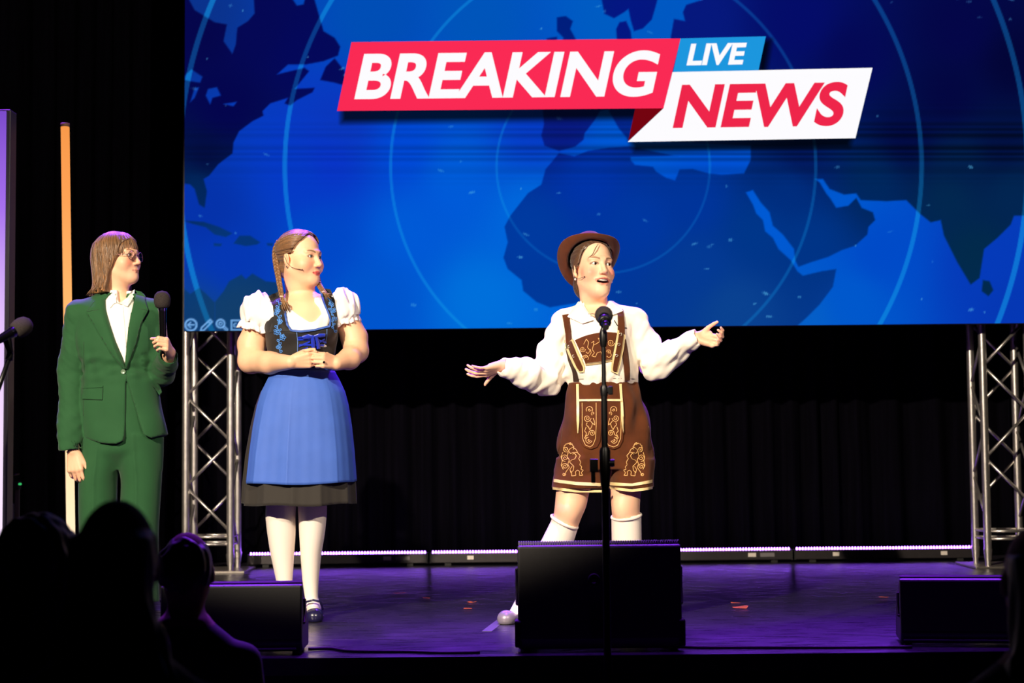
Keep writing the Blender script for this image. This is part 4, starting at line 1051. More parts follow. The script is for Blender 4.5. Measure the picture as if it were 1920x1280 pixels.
    XX, YY, ZZ = S.ax[:, None, None] - hd.c[0], S.ay[None, :, None] - hd.c[1], S.az[None, None, :] - hd.c[2]
    R = hd.R / k
    lx = XX * R[0, 0] + YY * R[1, 0] + ZZ * R[2, 0]; ly = XX * R[0, 1] + YY * R[1, 1] + ZZ * R[2, 1]; lz = XX * R[0, 2] + YY * R[1, 2] + ZZ * R[2, 2]
    an = np.arctan2(lx, -(ly - .01))          # 0 forward, +-pi back
    prof = lambda q: np.interp(lz.ravel(), [-.165, -.14, -.10, -.04, .0, .04, .07, .095, .110, .1175, .1215], q).reshape(lz.shape)
    rx = prof([.108, .100, .088, .089, .090, .088, .079, .058, .038, .020, .002]); ry = prof([.130, .116, .110, .113, .116, .113, .101, .076, .050, .026, .003])
    g = np.sqrt((lx / rx) ** 2 + ((ly - .014) / ry) ** 2); d = (g - 1) * np.minimum(rx, ry)
    strand = .0022 * np.sin(an * 34 + 6 * np.sin(lz * 22)) + .0012 * np.sin(an * 83 + 9 * np.sin(lz * 15 + 1))
    d = d + strand * sstep(.11, .06, lz)
    hem = -.150 + .010 * np.sin(an * 5 + 1) + .006 * np.sin(an * 17); d = np.maximum(np.maximum(d, hem - lz), lz - .121)
    # face opening
    gy = np.interp(lz.ravel(), [-.2, -.08, -.055, -.03, .0, .03, .055, .08, .12], [.012, .004, -.004, -.030, -.050, -.052, -.062, -.085, -.14]).reshape(lz.shape)
    d = np.maximum(d, (gy - ly))
    inner = np.sqrt((lx / .064) ** 2 + ((ly + .02) / .085) ** 2) - 1; d = np.maximum(d, np.where(lz < -.03, -inner * .06, -1))
    S.f = d.astype(np.float32)
    bw = wob(.02, .12, 41)
    def hcol(V):
        L = hd.local(V); a = np.arctan2(L[:, 0], -(L[:, 1] - .01)); s_ = .5 + .5 * np.sin(a * 60 + 8 * np.sin(L[:, 2] * 18)); s2 = .5 + .5 * np.sin(a * 141 + 3)
        t = sstep(.05, -.13, L[:, 2]); c = lin((92, 66, 43))[None] * (1 - t)[:, None] + lin((146, 98, 54))[None] * t[:, None]
        return c * (.72 + .38 * s_ + .2 * s2)[:, None] * (1 + bw(V[:, 0], V[:, 1], V[:, 2]))[:, None]
    hair = sdf_obj(S, 'hair', M_HAIR, root, 1, hcol)
    rr = np.random.RandomState(5); paths = []
    for i in range(330):                      # long locks over the outside
        a = rr.uniform(-math.pi, math.pi)
        if abs(a) < .95: continue
        zz_ = np.concatenate([[.1205, .117, .109, .094], np.linspace(.07, -.150 - rr.uniform(-.004, .014), 11)]); o_ = rr.uniform(-.001, .0035)
        KZ = [-.165, -.14, -.10, -.04, .0, .04, .07, .095, .110, .1175, .1215]; RX = np.interp(zz_, KZ, [.108, .100, .088, .089, .090, .088, .079, .058, .038, .020, .002]) + o_; RY = np.interp(zz_, KZ, [.130, .116, .110, .113, .116, .113, .101, .076, .050, .026, .003]) + o_
        aa = a + .10 * np.sin(zz_ * 18 + i); flip = np.clip((-.115 - zz_) / .04, 0, 1) ** 2 * rr.uniform(0, .018)
        front = abs(a) < 1.75
        pts = [W(math.sin(q) * (u + fl_), .014 - math.cos(q) * (v + fl_), z_) for q, u, v, z_, fl_ in zip(aa, RX, RY, zz_, flip)]
        if front:
            lim = np.interp(zz_, [-.2, -.08, -.03, .03, .12], [.012, .0, -.03, -.052, -.14])
            pts = [W(math.sin(q) * u, max(.014 - math.cos(q) * v, g_ + .002), z_) for q, u, v, z_, g_ in zip(aa, RX, RY, zz_, lim)]
        paths.append(pts)
    for i in range(64):                       # fringe: swept from the parting over the forehead
        a = rr.uniform(-1.15, 1.25)
        if -.50 < a < -.22 and rr.rand() < .8: continue
        tip = rr.uniform(.012, .03) - .028 * min(1, max(0, (abs(a) - .45) / .6)); zz_ = np.linspace(.112, tip, 10)
        RX = np.interp(zz_, [-.02, .04, .08, .105, .122], [.079, .081, .068, .044, .003]); RY = np.interp(zz_, [-.02, .04, .08, .105, .122], [.103, .103, .088, .060, .016])
        aa = a * np.linspace(.55, 1.0, 10)
        paths.append([W(math.sin(q) * u, .012 - math.cos(q) * v, z_) for q, u, v, z_ in zip(aa, RX, RY, zz_)])
    locks_mesh('hair_locks', paths, M_HAIR, hair, .0030, 5, (116, 82, 50), .45, 3)
    # ---------------------------------------------------------- glasses
    gl = empty('glasses', (0, 0, 0), root); M_FR = mat('glasses_frame', (140, 92, 96), rough=.25, metal=.6)
    lens_m = mat('lens_glass', (200, 180, 235), rough=.03)
    b = lens_m.node_tree.nodes['Principled BSDF']; b.inputs['Transmission Weight'].default_value = 1.0; b.inputs['IOR'].default_value = 1.05; b.inputs['Base Color'].default_value = (.9, .84, .98, 1)
    fr = MB()
    for sx in (-1, 1):
        ring = [W(sx * .033 + .0235 * math.cos(q), -.1005 + .010 * (abs(sx * .033 + .0235 * math.cos(q)) / .056) ** 2, -.006 + .0205 * math.sin(q)) for q in np.linspace(0, 6.283, 29)]
        fr.tube(ring, .0013, 6, cap=False)
        fr.tube([W(sx * .0563, -.0905, .000), W(sx * .072, -.072, .000), W(sx * .0795, -.02, -.001), W(sx * .080, .010, -.004)], .0014, 6)
        lm = MB(); c_ = W(sx * .033, -.0975, -.006); lm.add([c_] + [Vector(p) for p in ring[:-1]], [(0, i + 1, (i + 1) % 28 + 1) for i in range(28)]); lm.build('lens', lens_m, gl)
    fr.tube([W(-.011, -.1000, -.002), W(0, -.1035, .002), W(.011, -.1000, -.002)], .0014, 6)
    fr.build('frame', M_FR, gl)
    # ---------------------------------------------------------- the microphone in the hand (a thing of its own)
    tip = P.B + Vector(tuple(J(304, 560, -.245))); end = P.B + Vector(tuple(J(306, 648, -.225)))
    microphone('handheld_microphone', tip, end - tip, 'black foam-topped handheld microphone held by the person in green', .037, .225)
    return P
person_green()
# ================================================================== PERSON IN THE DIRNDL
def braid(pts, r, n=90, waves=9, taper=True):
    C = resample(catmull(pts, 10), n); out = []
    T = np.gradient(C, axis=0); T /= np.linalg.norm(T, axis=1)[:, None]
    U = np.cross(T, np.array([0, 1.0, 0])); U /= np.linalg.norm(U, axis=1)[:, None]; Vv = np.cross(T, U)
    t = np.linspace(0, 1, n)
    for k in range(3):
        ph = t * waves * 6.283 + k * 2.094; w_ = r * (1 - .35 * t if taper else 1)
        w_ = w_ if hasattr(w_, '__len__') else np.full(n, w_)
        out.append(C + U * (np.sin(ph) * w_)[:, None] * .8 + Vv * (np.sin(2 * ph) * w_)[:, None] * .5)
    return out
def person_dirndl():
    P = Person(562, 7.42, 'person in a black and blue dirndl dress with braided hair and clasped hands', 1157); J = P.J; root = P.root
    hd = Head(J(563, 483, 0.0), head_R(58, -1, 0), 1.03, full=.004)
    wl = J(546, 679, -.205); wr = J(630, 681, -.165)
    S = SDF(axis(-.34, .38, .008, [(hd.c[0] - .12, hd.c[0] + .12, .0027), (J(545, 0)[0], J(640, 0)[0], .003), (J(500, 0)[0], J(640, 0)[0], .0045)]),
            axis(-.32, .17, .008, [(-.11, .12, .0028), (-.31, -.11, .0034)]), axis(0.02, 1.72, .010, [(hd.c[2] - .20, 1.71, .0028), (J(0, 706)[2], J(0, 640)[2], .003), (J(0, 640)[2], J(0, 560)[2], .005)]))
    hd.add(S)
    S.cap(hd.W(0, .020, -.065), J(566, 566, .042), .054, .064, .04)
    S.cap(hd.W(0, -.035, -.10), hd.W(0, .01, -.125), .022, .036, .03)
    TOR = [(546, 556, 576, .03, .02), (560, 522, 612, .076, .012), (574, 494, 643, .09, .002), (592, 494, 643, .108, -.004), (620, 504, 631, .122, -.01), (650, 506, 627, .114, -.005), (695, 510, 620, .104, 0), (760, 496, 634, .12, 0), (840, 492, 632, .12, 0)]
    S.loft(P.sec(TOR), .03)
    S.chain([J(570, 572, .01), J(496, 584, .015)], [.052, .048], .03); S.chain([J(570, 572, .01), J(644, 578, .015)], [.052, .046], .03)
    S.chain([J(490, 588, .01), J(480, 618, .015), J(472, 645, .02), J(470, 676, -.01)], [.050, .052, .059, .053], .02); S.chain([J(470, 676, -.01), J(506, 680, -.10), wl], [.053, .046, .029], .02)
    S.chain([J(646, 584, .01), J(655, 608, .015), J(664, 632, .02), J(668, 658, -.0)], [.045, .048, .056, .051], .02); S.chain([J(668, 658, -.0), J(655, 672, -.08), wr], [.051, .045, .031], .02)
    for a, b, c in (((527, 850), (527, 985), (533, 1140)), ((587, 850), (586, 985), (584, 1140))): S.chain([J(*a), J(*b), J(*c)], [.065, .042, .018], .02)
    add_hand(S, wl, (.97, -.16, .10), (-.05, -.25, 1), (0, -1, -.2), [(.75, 1.25, .8), (.8, 1.25, .8), (.8, 1.2, .8), (.75, 1.15, .8)], .0, .93, (.85, .35, -.35, .5), fk=.0014)
    add_hand(S, wr, (-.62, -.74, .12), (.05, .1, 1), (.55, -.8, 0), [(.95, 1.3, .8)] * 4, .0, .90, (.7, .3, -.5, .5), fk=.0014)
    base = skin_col((238, 186, 150))
    def paint(V):
        C = base(V); hd.paint(V, C, lip=(206, 62, 72), brow=(92, 64, 46), blush=(238, 140, 116), blushmix=.45, lipmix=.85); return C
    body = sdf_obj(S, 'body', SKIN, root, 1, paint)
    hd.eyes(root, (.12, .0), (70, 100, 112))
    # ---------------------------------------------------------- blouse with puff sleeves
    M_BL = mat('white_blouse', (246, 238, 236), rough=.8, bump=.15, bscale=300)
    S = SDF(axis(-.30, .30, .005), axis(-.19, .15, .005), axis(J(0, 660)[2], J(0, 528)[2], .005))
    wr1 = wob(.016, .0022, 51, (1.2, 1, .6)); puff = wob(.014, .0055, 52, (1.5, 1.2, .4))
    S.loft(P.sec(TOR[1:7]), .0, off=.009, disp=lambda X, Y, Z, a, b: wr1(X, Y, Z) * .7)
    for sx, c, r, hem in ((-1, J(485, 585, .01), (.074, .084, .088), (J(452, 603), J(506, 622))), (1, J(645, 576, .01), (.064, .078, .086), (J(668, 592), J(622, 612)))):
        S.ell(c, r, np.array(Matrix.Rotation(sx * -.30, 3, 'Y')), .02, noise=puff)
    def hemz(X, Y): return np.interp(X, [J(x, 600)[0] for x in (440, 455, 480, 507, 512, 615, 620, 640, 660, 672)], [J(560, y)[2] for y in (603, 607, 615, 622, 680, 680, 612, 608, 597, 588)])
    hz = hemz(S.ax, 0)[:, None, None] + .004 * np.sin(S.ax[:, None, None] * 190) + .003 * np.sin(S.ay[None, :, None] * 170)
    S.f = np.maximum(S.f, (hz - S.az[None, None, :]).astype(np.float32))
    S.cut_poly(P.poly([(524, 520), (530, 548), (535, 564), (546, 580), (557, 588), (570, 597), (583, 605), (592, 602), (603, 588), (597, 576), (588, 566), (586, 550), (586, 520)]), .0)
    S.f = np.where(S.az[None, None, :] > J(0, 552)[2], np.maximum(S.f, -(np.sqrt(((S.ax[:, None, None] - J(563, 0)[0]) / .075) ** 2 + ((S.ay[None, :, None] - .03) / .07) ** 2) - 1) * .07), S.f).astype(np.float32)
    blouse = sdf_obj(S, 'blouse', M_BL, root, 1)
    # sleeve ruffles
    for sx, cpx, cpy, rx, ry, tilt in ((-1, 479, 612, .066, .066, .32), (1, 646, 602, .058, .060, -.40)):
        c = J(cpx, cpy, .012); V = []; n = 96
        for r_, dz, amp in ((.86, .010, .003), (.98, .0, .005), (1.05, -.012, .008), (1.10, -.022, .010)):
            for k in range(n):
                a = 6.283 * k / n; w_ = amp * math.sin(a * 19 + .6 * math.sin(a * 3))
                V.append(c + np.array([math.cos(a) * (rx * r_ + w_), math.sin(a) * (ry * r_ + w_), dz + .004 * math.sin(a * 7) - math.cos(a) * rx * math.sin(tilt) * 1.0]))
        Fq = np.array([(i*n+k, i*n+(k+1) % n, (i+1)*n+(k+1) % n, (i+1)*n+k) for i in range(3) for k in range(n)])
        o = mesh_np('ruffle', np.array(V), Fq, M_BL, blouse); md = o.modifiers.new('solid', 'SOLIDIFY'); md.thickness = .002
    # ---------------------------------------------------------- bodice
    M_BOD = mat('black_bodice', (24, 20, 20), rough=.75, bump=.1, bscale=600, sheen=.1)
    M_TRIM = mat('blue_trim', (44, 84, 170), rough=.6, bump=.4, bscale=500)
    M_EMB = mat('blue_thread', (74, 136, 216), rough=.5)
    S = SDF(axis(-.22, .22, .0045), axis(-.2, .16, .0045), axis(J(0, 712)[2], J(0, 575)[2], .0045))
    wb = wob(.02, .0018, 61, (.5, .5, 1.4))
    S.loft(P.sec([(708, 509, 621, .106, 0), (690, 508, 622, .108, 0), (655, 502, 628, .121, -.005), (625, 499, 632, .134, -.012), (600, 500, 634, .128, -.01), (580, 505, 632, .11, 0)]), 0, off=.003, disp=lambda X, Y, Z, a, b: wb(X, Y, Z))
    for x, y in ((545, 618), (606, 613)): S.ell(J(x, y, -.085), (.062, .056, .058), None, .03)
    S.cut_poly(P.poly([(470, 570), (527, 570), (533, 600), (541, 617), (550, 623), (585, 620), (618, 613), (622, 604), (620, 570), (680, 570), (680, 560), (470, 560)]), None)
    bod = sdf_obj(S, 'bodice', M_BOD, root, 1)
    sb = Surf(bod, blouse, body)
    laid_strip(P, sb, [(497, 551), (509, 572), (512, 590), (508, 606), (503, 622)], [(521, 538), (529, 566), (534, 590), (537, 608), (545, 622)], 'strap', M_BOD, bod, 24, 7, .0015, .0015)
    laid_strip(P, sb, [(593, 536), (604, 560), (614, 582), (620, 600), (621, 613)], [(616, 539), (625, 560), (629, 582), (631, 600), (630, 614)], 'strap', M_BOD, bod, 24, 6, .0015, .0015)
    sb2 = Surf(bod, *[c for c in bod.children])
    laid_strip(P, sb2, [(519, 538), (528, 566), (533, 590), (538, 610), (547, 622), (566, 624), (590, 621), (620, 613.5)], [(522, 537), (531.5, 566), (536.5, 590), (541, 608), (549, 618.5), (566, 620), (590, 617.5), (618, 610)], 'neckline_trim', M_TRIM, bod, 60, 3, .003, .004)
    laid_strip(P, sb2, [(591, 536), (602, 562), (612, 584), (618, 600), (618, 611)], [(595, 536), (605.5, 562), (615.5, 584), (621, 599), (621, 612)], 'neckline_trim', M_TRIM, bod, 30, 3, .003, .004)
    # embroidered vines
    def leaf(x, y, a, l=6, w_=2.2): return [(x + l * t * math.cos(a) - w_ * math.sin(3.14 * t) * math.sin(a) * s, y + l * t * math.sin(a) + w_ * math.sin(3.14 * t) * math.cos(a) * s) for s, tt in ((1, np.linspace(0, 1, 7)), (-1, np.linspace(1, 0, 7))) for t in tt]
    def flower(x, y, r): return [leaf(x, y, a, r, r * .38) for a in np.linspace(0, 6.283, 6)[:-1]]
    vine = [(519, 563), (522, 575), (518, 588), (525, 600), (521, 614), (528, 628), (522, 645), (524, 660)]
    L = [[tuple(q) for q in catmull(vine, 8)]]
    for i, (x, y) in enumerate(resample(vine, 16)): L.append(leaf(x, y, -.6 if i % 2 else 3.7, 6 + (i % 3), 2.0))
    for x, y, r in ((519, 582, 6), (526, 603, 5.5), (519, 622, 6.5), (531, 633, 6.5), (523, 650, 5)): L += flower(x, y, r)
    laid_lines(P, sb2, L, 'embroidery', M_EMB, bod, .0019, .001, step=3)
    vine = [(612, 556), (620, 570), (618, 582), (626, 594), (624, 606), (627, 622)]
    L = [[tuple(q) for q in catmull(vine, 8)]]
    for i, (x, y) in enumerate(resample(vine, 12)): L.append(leaf(x, y, -.8 if i % 2 else 3.9, 5, 1.7))
    for x, y, r in ((618, 567, 5), (624, 580, 5), (626, 597, 4.5)): L += flower(x, y, r)
    laid_lines(P, sb2, L, 'embroidery', M_EMB, bod, .0017, .001, step=3)
    # lacing panel, ribbon and bow
    laid_lines(P, sb2, [[(558, 623), (559, 640), (558, 660), (556, 672)], [(614, 617), (613, 630), (609, 642), (604, 650)]], 'panel_piping', mat('pale_blue_cord', (104, 140, 205)), bod, .0016, .001)
    M_RIB = mat('blue_satin', (28, 52, 190), rough=.3, sheen=.2)
    for i, (a, b) in enumerate((((560, 632), (610, 627)), ((560, 636), (596, 634)), ((561, 648), (582, 639)), ((611, 640), (590, 634)), ((562, 645), (606, 645)), ((563, 657), (578, 650)), ((609, 634), (597, 641)))):
        laid_strip(P, sb2, [a, b], [(a[0], a[1] + 3), (b[0], b[1] + 3.2)], 'lacing_ribbon', M_RIB, bod, 10, 3, .003, .002)
    for l_, r_ in (([(585, 630), (584, 640), (585, 655)], [(590, 630), (591, 640), (591, 656)]), ([(591, 630), (593, 642), (594, 654)], [(596, 630), (599, 642), (600, 653)]), ([(590, 630), (580, 627), (568, 631)], [(590, 634), (580, 636), (570, 637)]), ([(590, 629), (600, 626), (611, 626)], [(590, 634), (600, 633), (610, 632)])):
        laid_strip(P, sb2, l_, r_, 'bow', M_RIB, bod, 10, 4, .008, .003, bulge=.004)
    # ---------------------------------------------------------- skirt and apron
    M_SK = mat('black_skirt', (40, 35, 30), rough=.8, bump=.1, bscale=500, sheen=.1); M_AP = mat('blue_apron', (62, 100, 190), rough=.7, var=.05, nscale=12, bump=.12, bscale=700)
    prof = [(697, 57, 566), (712, 66, 566), (735, 78, 565), (760, 86, 564), (800, 94, 563), (850, 101, 562), (905, 106, 561), (948, 108, 561)]
    pys = np.linspace(696, 947, 44)
    def ring_mesh(name, m, parent, py1, a0, a1, n, off, amp, hemf, seed, closed, nfold=13, py0=696):
        V = []; rows = np.linspace(0, 1, 44); th = np.linspace(a0, a1, n, endpoint=not closed); r = np.random.RandomState(seed)
        ph = th * nfold + 1.5 * np.sin(th * 2.3 + seed); fine = np.sin(th * 29 + seed)
        for q in rows:
            for a, p_, f_ in zip(th, ph, fine):
                ph_ = py0 + (py1 + hemf(a) - py0) * q
                hw = np.interp(ph_, [x[0] for x in prof], [x[1] for x in prof]); cx = np.interp(ph_, [x[0] for x in prof], [x[2] for x in prof])
                c = J(cx, ph_); rx = hw / (F / P.d); gr = min(1, (ph_ - py0) / 160) ** .8
                ry = rx * np.interp(ph_, [697, 760, 950], [.88, .84, .86])
                fo = amp * gr * (1 - 2 * abs(math.sin(p_ / 2)) ** .7) + .05 * amp * f_ * (.4 + gr)
                dr = off + fo
                V.append((c[0] + math.sin(a) * (rx + dr), -math.cos(a) * (ry + dr), c[2]))
        nr = len(rows); k_ = n if closed else n - 1
        Fq = np.array([(i*n+k, (i+1)*n+k, (i+1)*n+(k+1) % n, i*n+(k+1) % n) for i in range(nr - 1) for k in range(k_)])
        o = mesh_np(name, np.array(V), Fq, m, parent); md = o.modifiers.new('solid', 'SOLIDIFY'); md.thickness = .003
        return o
    ring_mesh('skirt', M_SK, root, 943, 0, 6.283185, 220, -.006, .010, lambda a: 3 * math.cos(a) + 1.5 * math.sin(a * 5), 2, True)
    ap = ring_mesh('apron', M_AP, root, 903, -1.02, 1.62, 150, .012, .008, lambda a: 3 * math.cos(a) + 1.2 * math.sin(a * 4 + 1) + (-8 if a > 1.3 else 0) * (a - 1.3), 7, False, 7)
    S = SDF(axis(-.2, .2, .005), axis(-.16, .16, .005), axis(J(0, 712)[2], J(0, 690)[2], .003))
    S.loft(P.sec([(709, 506, 624, .122, 0), (692, 507, 623, .120, 0)])); S.loft(P.sec([(712, 512, 618, .11, 0), (688, 512, 618, .108, 0)]), 0, 's')
    sdf_obj(S, 'apron_band', M_AP, ap, 0)
    # ---------------------------------------------------------- tights and shoes
    M_TI = mat('white_tights', (240, 226, 214), rough=.7, bump=.05, bscale=800)
    S = SDF(axis(-.18, .15, .0045), axis(-.11, .11, .0045), axis(.02, J(0, 880)[2], .006))
    S.loft(P.sec([(890, 497, 557, .078, 0), (940, 499, 556, .072, 0), (965, 498, 554, .066, -.008), (1000, 501, 554, .068, .004), (1040, 507, 551, .060, .008), (1090, 518, 548, .040, .004), (1120, 521, 546, .034, 0), (1145, 520, 547, .040, -.01)]))
    S.loft(P.sec([(890, 558, 616, .078, 0), (940, 558, 613, .072, 0), (965, 560, 613, .066, -.008), (1000, 561, 609, .068, .004), (1040, 563, 602, .060, .008), (1090, 567, 597, .040, .004), (1120, 570, 596, .034, 0), (1145, 569, 598, .040, -.01)]))
    q = J(588, 1140); S.cap((q[0] - .005, .0, .05), (q[0] + .015, -.12, .03), .035, .025, .02)
    q2 = J(534, 1140); S.cap((q2[0], .0, .05), (q2[0] - .01, -.12, .03), .035, .025, .02)
    sdf_obj(S, 'tights', M_TI, root, 1)
    M_SHO = mat('navy_patent', (28, 24, 62), rough=.28, coat=.4)
    for qq, dx in ((q, .022), (q2, -.02)):
        sh = shoe('shoe', (qq[0] + dx, -.155, 0), (qq[0] - dx * .2, .055, 0), .040, .045, M_SHO, root)
        m = MB(); m.tube([(qq[0] - .040, -.045, .048), (qq[0] - .03 + dx * .3, -.075, .080), (qq[0] + dx * .4, -.088, .088), (qq[0] + .03 + dx * .3, -.075, .080), (qq[0] + .044, -.04, .045)], .005, 8); m.build('strap', M_SHO, sh)
    # ---------------------------------------------------------- hair: centre parting, two braids
    lo = hd.c - np.array([.14, .14, .13]); hi = hd.c + np.array([.14, .14, .16]); S = SDF(*[axis(l, h, .003) for l, h in zip(lo, hi)])
    k = hd.sc; R = hd.R / k; XX, YY, ZZ = S.ax[:, None, None] - hd.c[0], S.ay[None, :, None] - hd.c[1], S.az[None, None, :] - hd.c[2]
    lx = XX*R[0,0]+YY*R[1,0]+ZZ*R[2,0]; ly = XX*R[0,1]+YY*R[1,1]+ZZ*R[2,1]; lz = XX*R[0,2]+YY*R[1,2]+ZZ*R[2,2]
    def hairline(z): return np.interp(z.ravel(), [-.14, -.07, -.045, -.02, .005, .03, .055, .08, .1, .12], [.05, .045, .030, .006, -.022, -.034, -.045, -.062, -.068, -.070]).reshape(z.shape)
    g = np.sqrt((lx / .0735) ** 2 + ((ly - .012) / .094) ** 2 + ((lz - .035) / .077) ** 2); d = (g - 1) * .082
    phi = np.arctan2(lz - .02, np.abs(lx) + .01)
    th = sstep(-.004, .034, ly - hairline(lz)) * .021 - .010 + .0016 * np.sin(phi * 30 + ly * 30) * sstep(0, .03, ly - hairline(lz))
    th = th - .004 * np.exp(-(lx / .004) ** 2) * (lz > .05)
    d = d - th
    neck = np.sqrt((lx / .062) ** 2 + ((ly - .05) / .055) ** 2 + ((lz + .045) / .05) ** 2); d = np.minimum(d, (neck - 1) * .055 + .0)
    d = np.maximum(d, hairline(lz) - .004 - ly); d = np.maximum(d, -.085 - lz)
    S.f = d.astype(np.float32)
    for sx in (-1, 1): S.ell(hd.W(sx * .083, .006, -.012), np.array([.016, .022, .034]) * k, hd.R, .004, 's')
    def hcol(V):
        L = hd.local(V); f_ = np.arctan2(L[:, 2] - .02, np.abs(L[:, 0]) + .01); s_ = .5 + .5 * np.sin(f_ * 95 + L[:, 1] * 40) ; s2 = .5 + .5 * np.sin(f_ * 41 + L[:, 1] * 70)
        return lin((112, 78, 52)) * (.7 + .4 * s_ + .25 * s2)[:, None]
    hair = sdf_obj(S, 'hair', M_HAIR, root, 1, hcol)
    rr = np.random.RandomState(8); paths = []
    for i in range(170):
        e = rr.uniform(-.25, 1.45); sx = rr.choice([-1, 1]); pts = []
        for t in np.linspace(0, 1, 10):
            ee = e * (1 - .55 * t) - .22 * t; yy = -.055 + .15 * t
            z_ = .03 + .092 * math.sin(ee); hl = float(np.interp(z_, [-.07, -.02, .005, .03, .055, .08, .1, .12], [.045, .006, -.022, -.034, -.045, -.058, -.062, -.062]))
            yy = hl + .004 + (.098 - hl) * t
            f_ = math.sqrt(max(.02, 1 - ((yy - .012) / .108) ** 2)); rad = .0835 * f_ + .001
            pts.append(hd.W(sx * max(.003, rad * math.cos(ee)), yy, .035 + .0865 * f_ * math.sin(ee)))
        paths.append(pts)
    locks_mesh('hair_locks', paths, M_HAIR, hair, .0024, 4, (120, 84, 54), .35, 4)
    B = braid([J(523, 452, .03), J(517, 470, .02), J(517, 490, .0), J(521, 515, -.03), J(525, 538, -.07), J(528, 556, -.095)], .0118, 110, 6)
    for br in B: MBraid(br, hair, .0070)
    B2 = braid([J(590, 500, .05), J(597, 530, .0), J(603, 541, -.06), J(608, 548, -.095)], .011, 60, 3)
    for br in B2: MBraid(br, hair, .0068)
    paths = []
    for i in range(26):
        o_ = rr.normal(size=3) * .004; o2 = rr.normal(size=3) * .008; paths.append([J(528, 555, -.10) + o_ * .5, J(530, 563, -.112) + o_, J(534, 572, -.118) + o2, J(538 + rr.uniform(-3, 4), 582, -.122) + o2])
        paths.append([J(607, 547, -.10) + o_ * .5, J(611, 551, -.11) + o_, J(616, 556, -.112) + o2])
    locks_mesh('braid_tail', paths, M_HAIR, hair, .0024, 4, (134, 96, 60), .3, 5)
    for c in (J(528, 556, -.10), J(607, 547, -.098)):
        m = MB(); m.ball(c, (.009, .009, .005), 12, 8); m.build('hair_tie', mat('pale_tie', (215, 190, 170), rough=.6), hair)
    # headset microphone and earring
    hs = MB(); hs.tube([hd.W(-.079, .022, .002), hd.W(-.086, .0, -.030), hd.W(-.083, -.020, -.048), hd.W(-.077, -.045, -.056), hd.W(-.068, -.066, -.060)], .0012, 6); hs.ball(hd.W(-.0675, -.067, -.060), .0028, 8, 6)
    hs.build('headset_microphone', mat('headset', (96, 66, 52), rough=.4), root)
    m = MB(); m.ball(hd.W(-.083, .004, -.046), .0042, 10, 8); m.build('earring', mat('earring_metal', (225, 215, 205), rough=.15, metal=1), root)
    f, t, n = frame((-.62, -.74, .12), (.05, .1, 1), (.55, -.8, 0)); rc = wr + .9 * (f * .094 + t * -.010 + n * .012)
    m = MB(); m.ball(rc + n * .004, (.005, .004, .005), 10, 8); m.build('ring', mat('ring_metal', (60, 50, 40), rough=.2, metal=1), root)
def MBraid(path, parent, r):
    n = len(path); t = np.linspace(0, 1, n); mb = MB(); mb.tube(path, list(r * (1 - .3 * t) * np.clip(.4 + t * 6, 0, 1)), 8)
    C = np.repeat(lin((126, 88, 54))[None] * (.8 + .4 * (.5 + .5 * np.sin(t * 60)))[:, None], 8, 0)
    mesh_np('braid_strand', np.array([tuple(v) for v in mb.V]), mb.F, M_HAIR, parent, True, C)
person_dirndl()
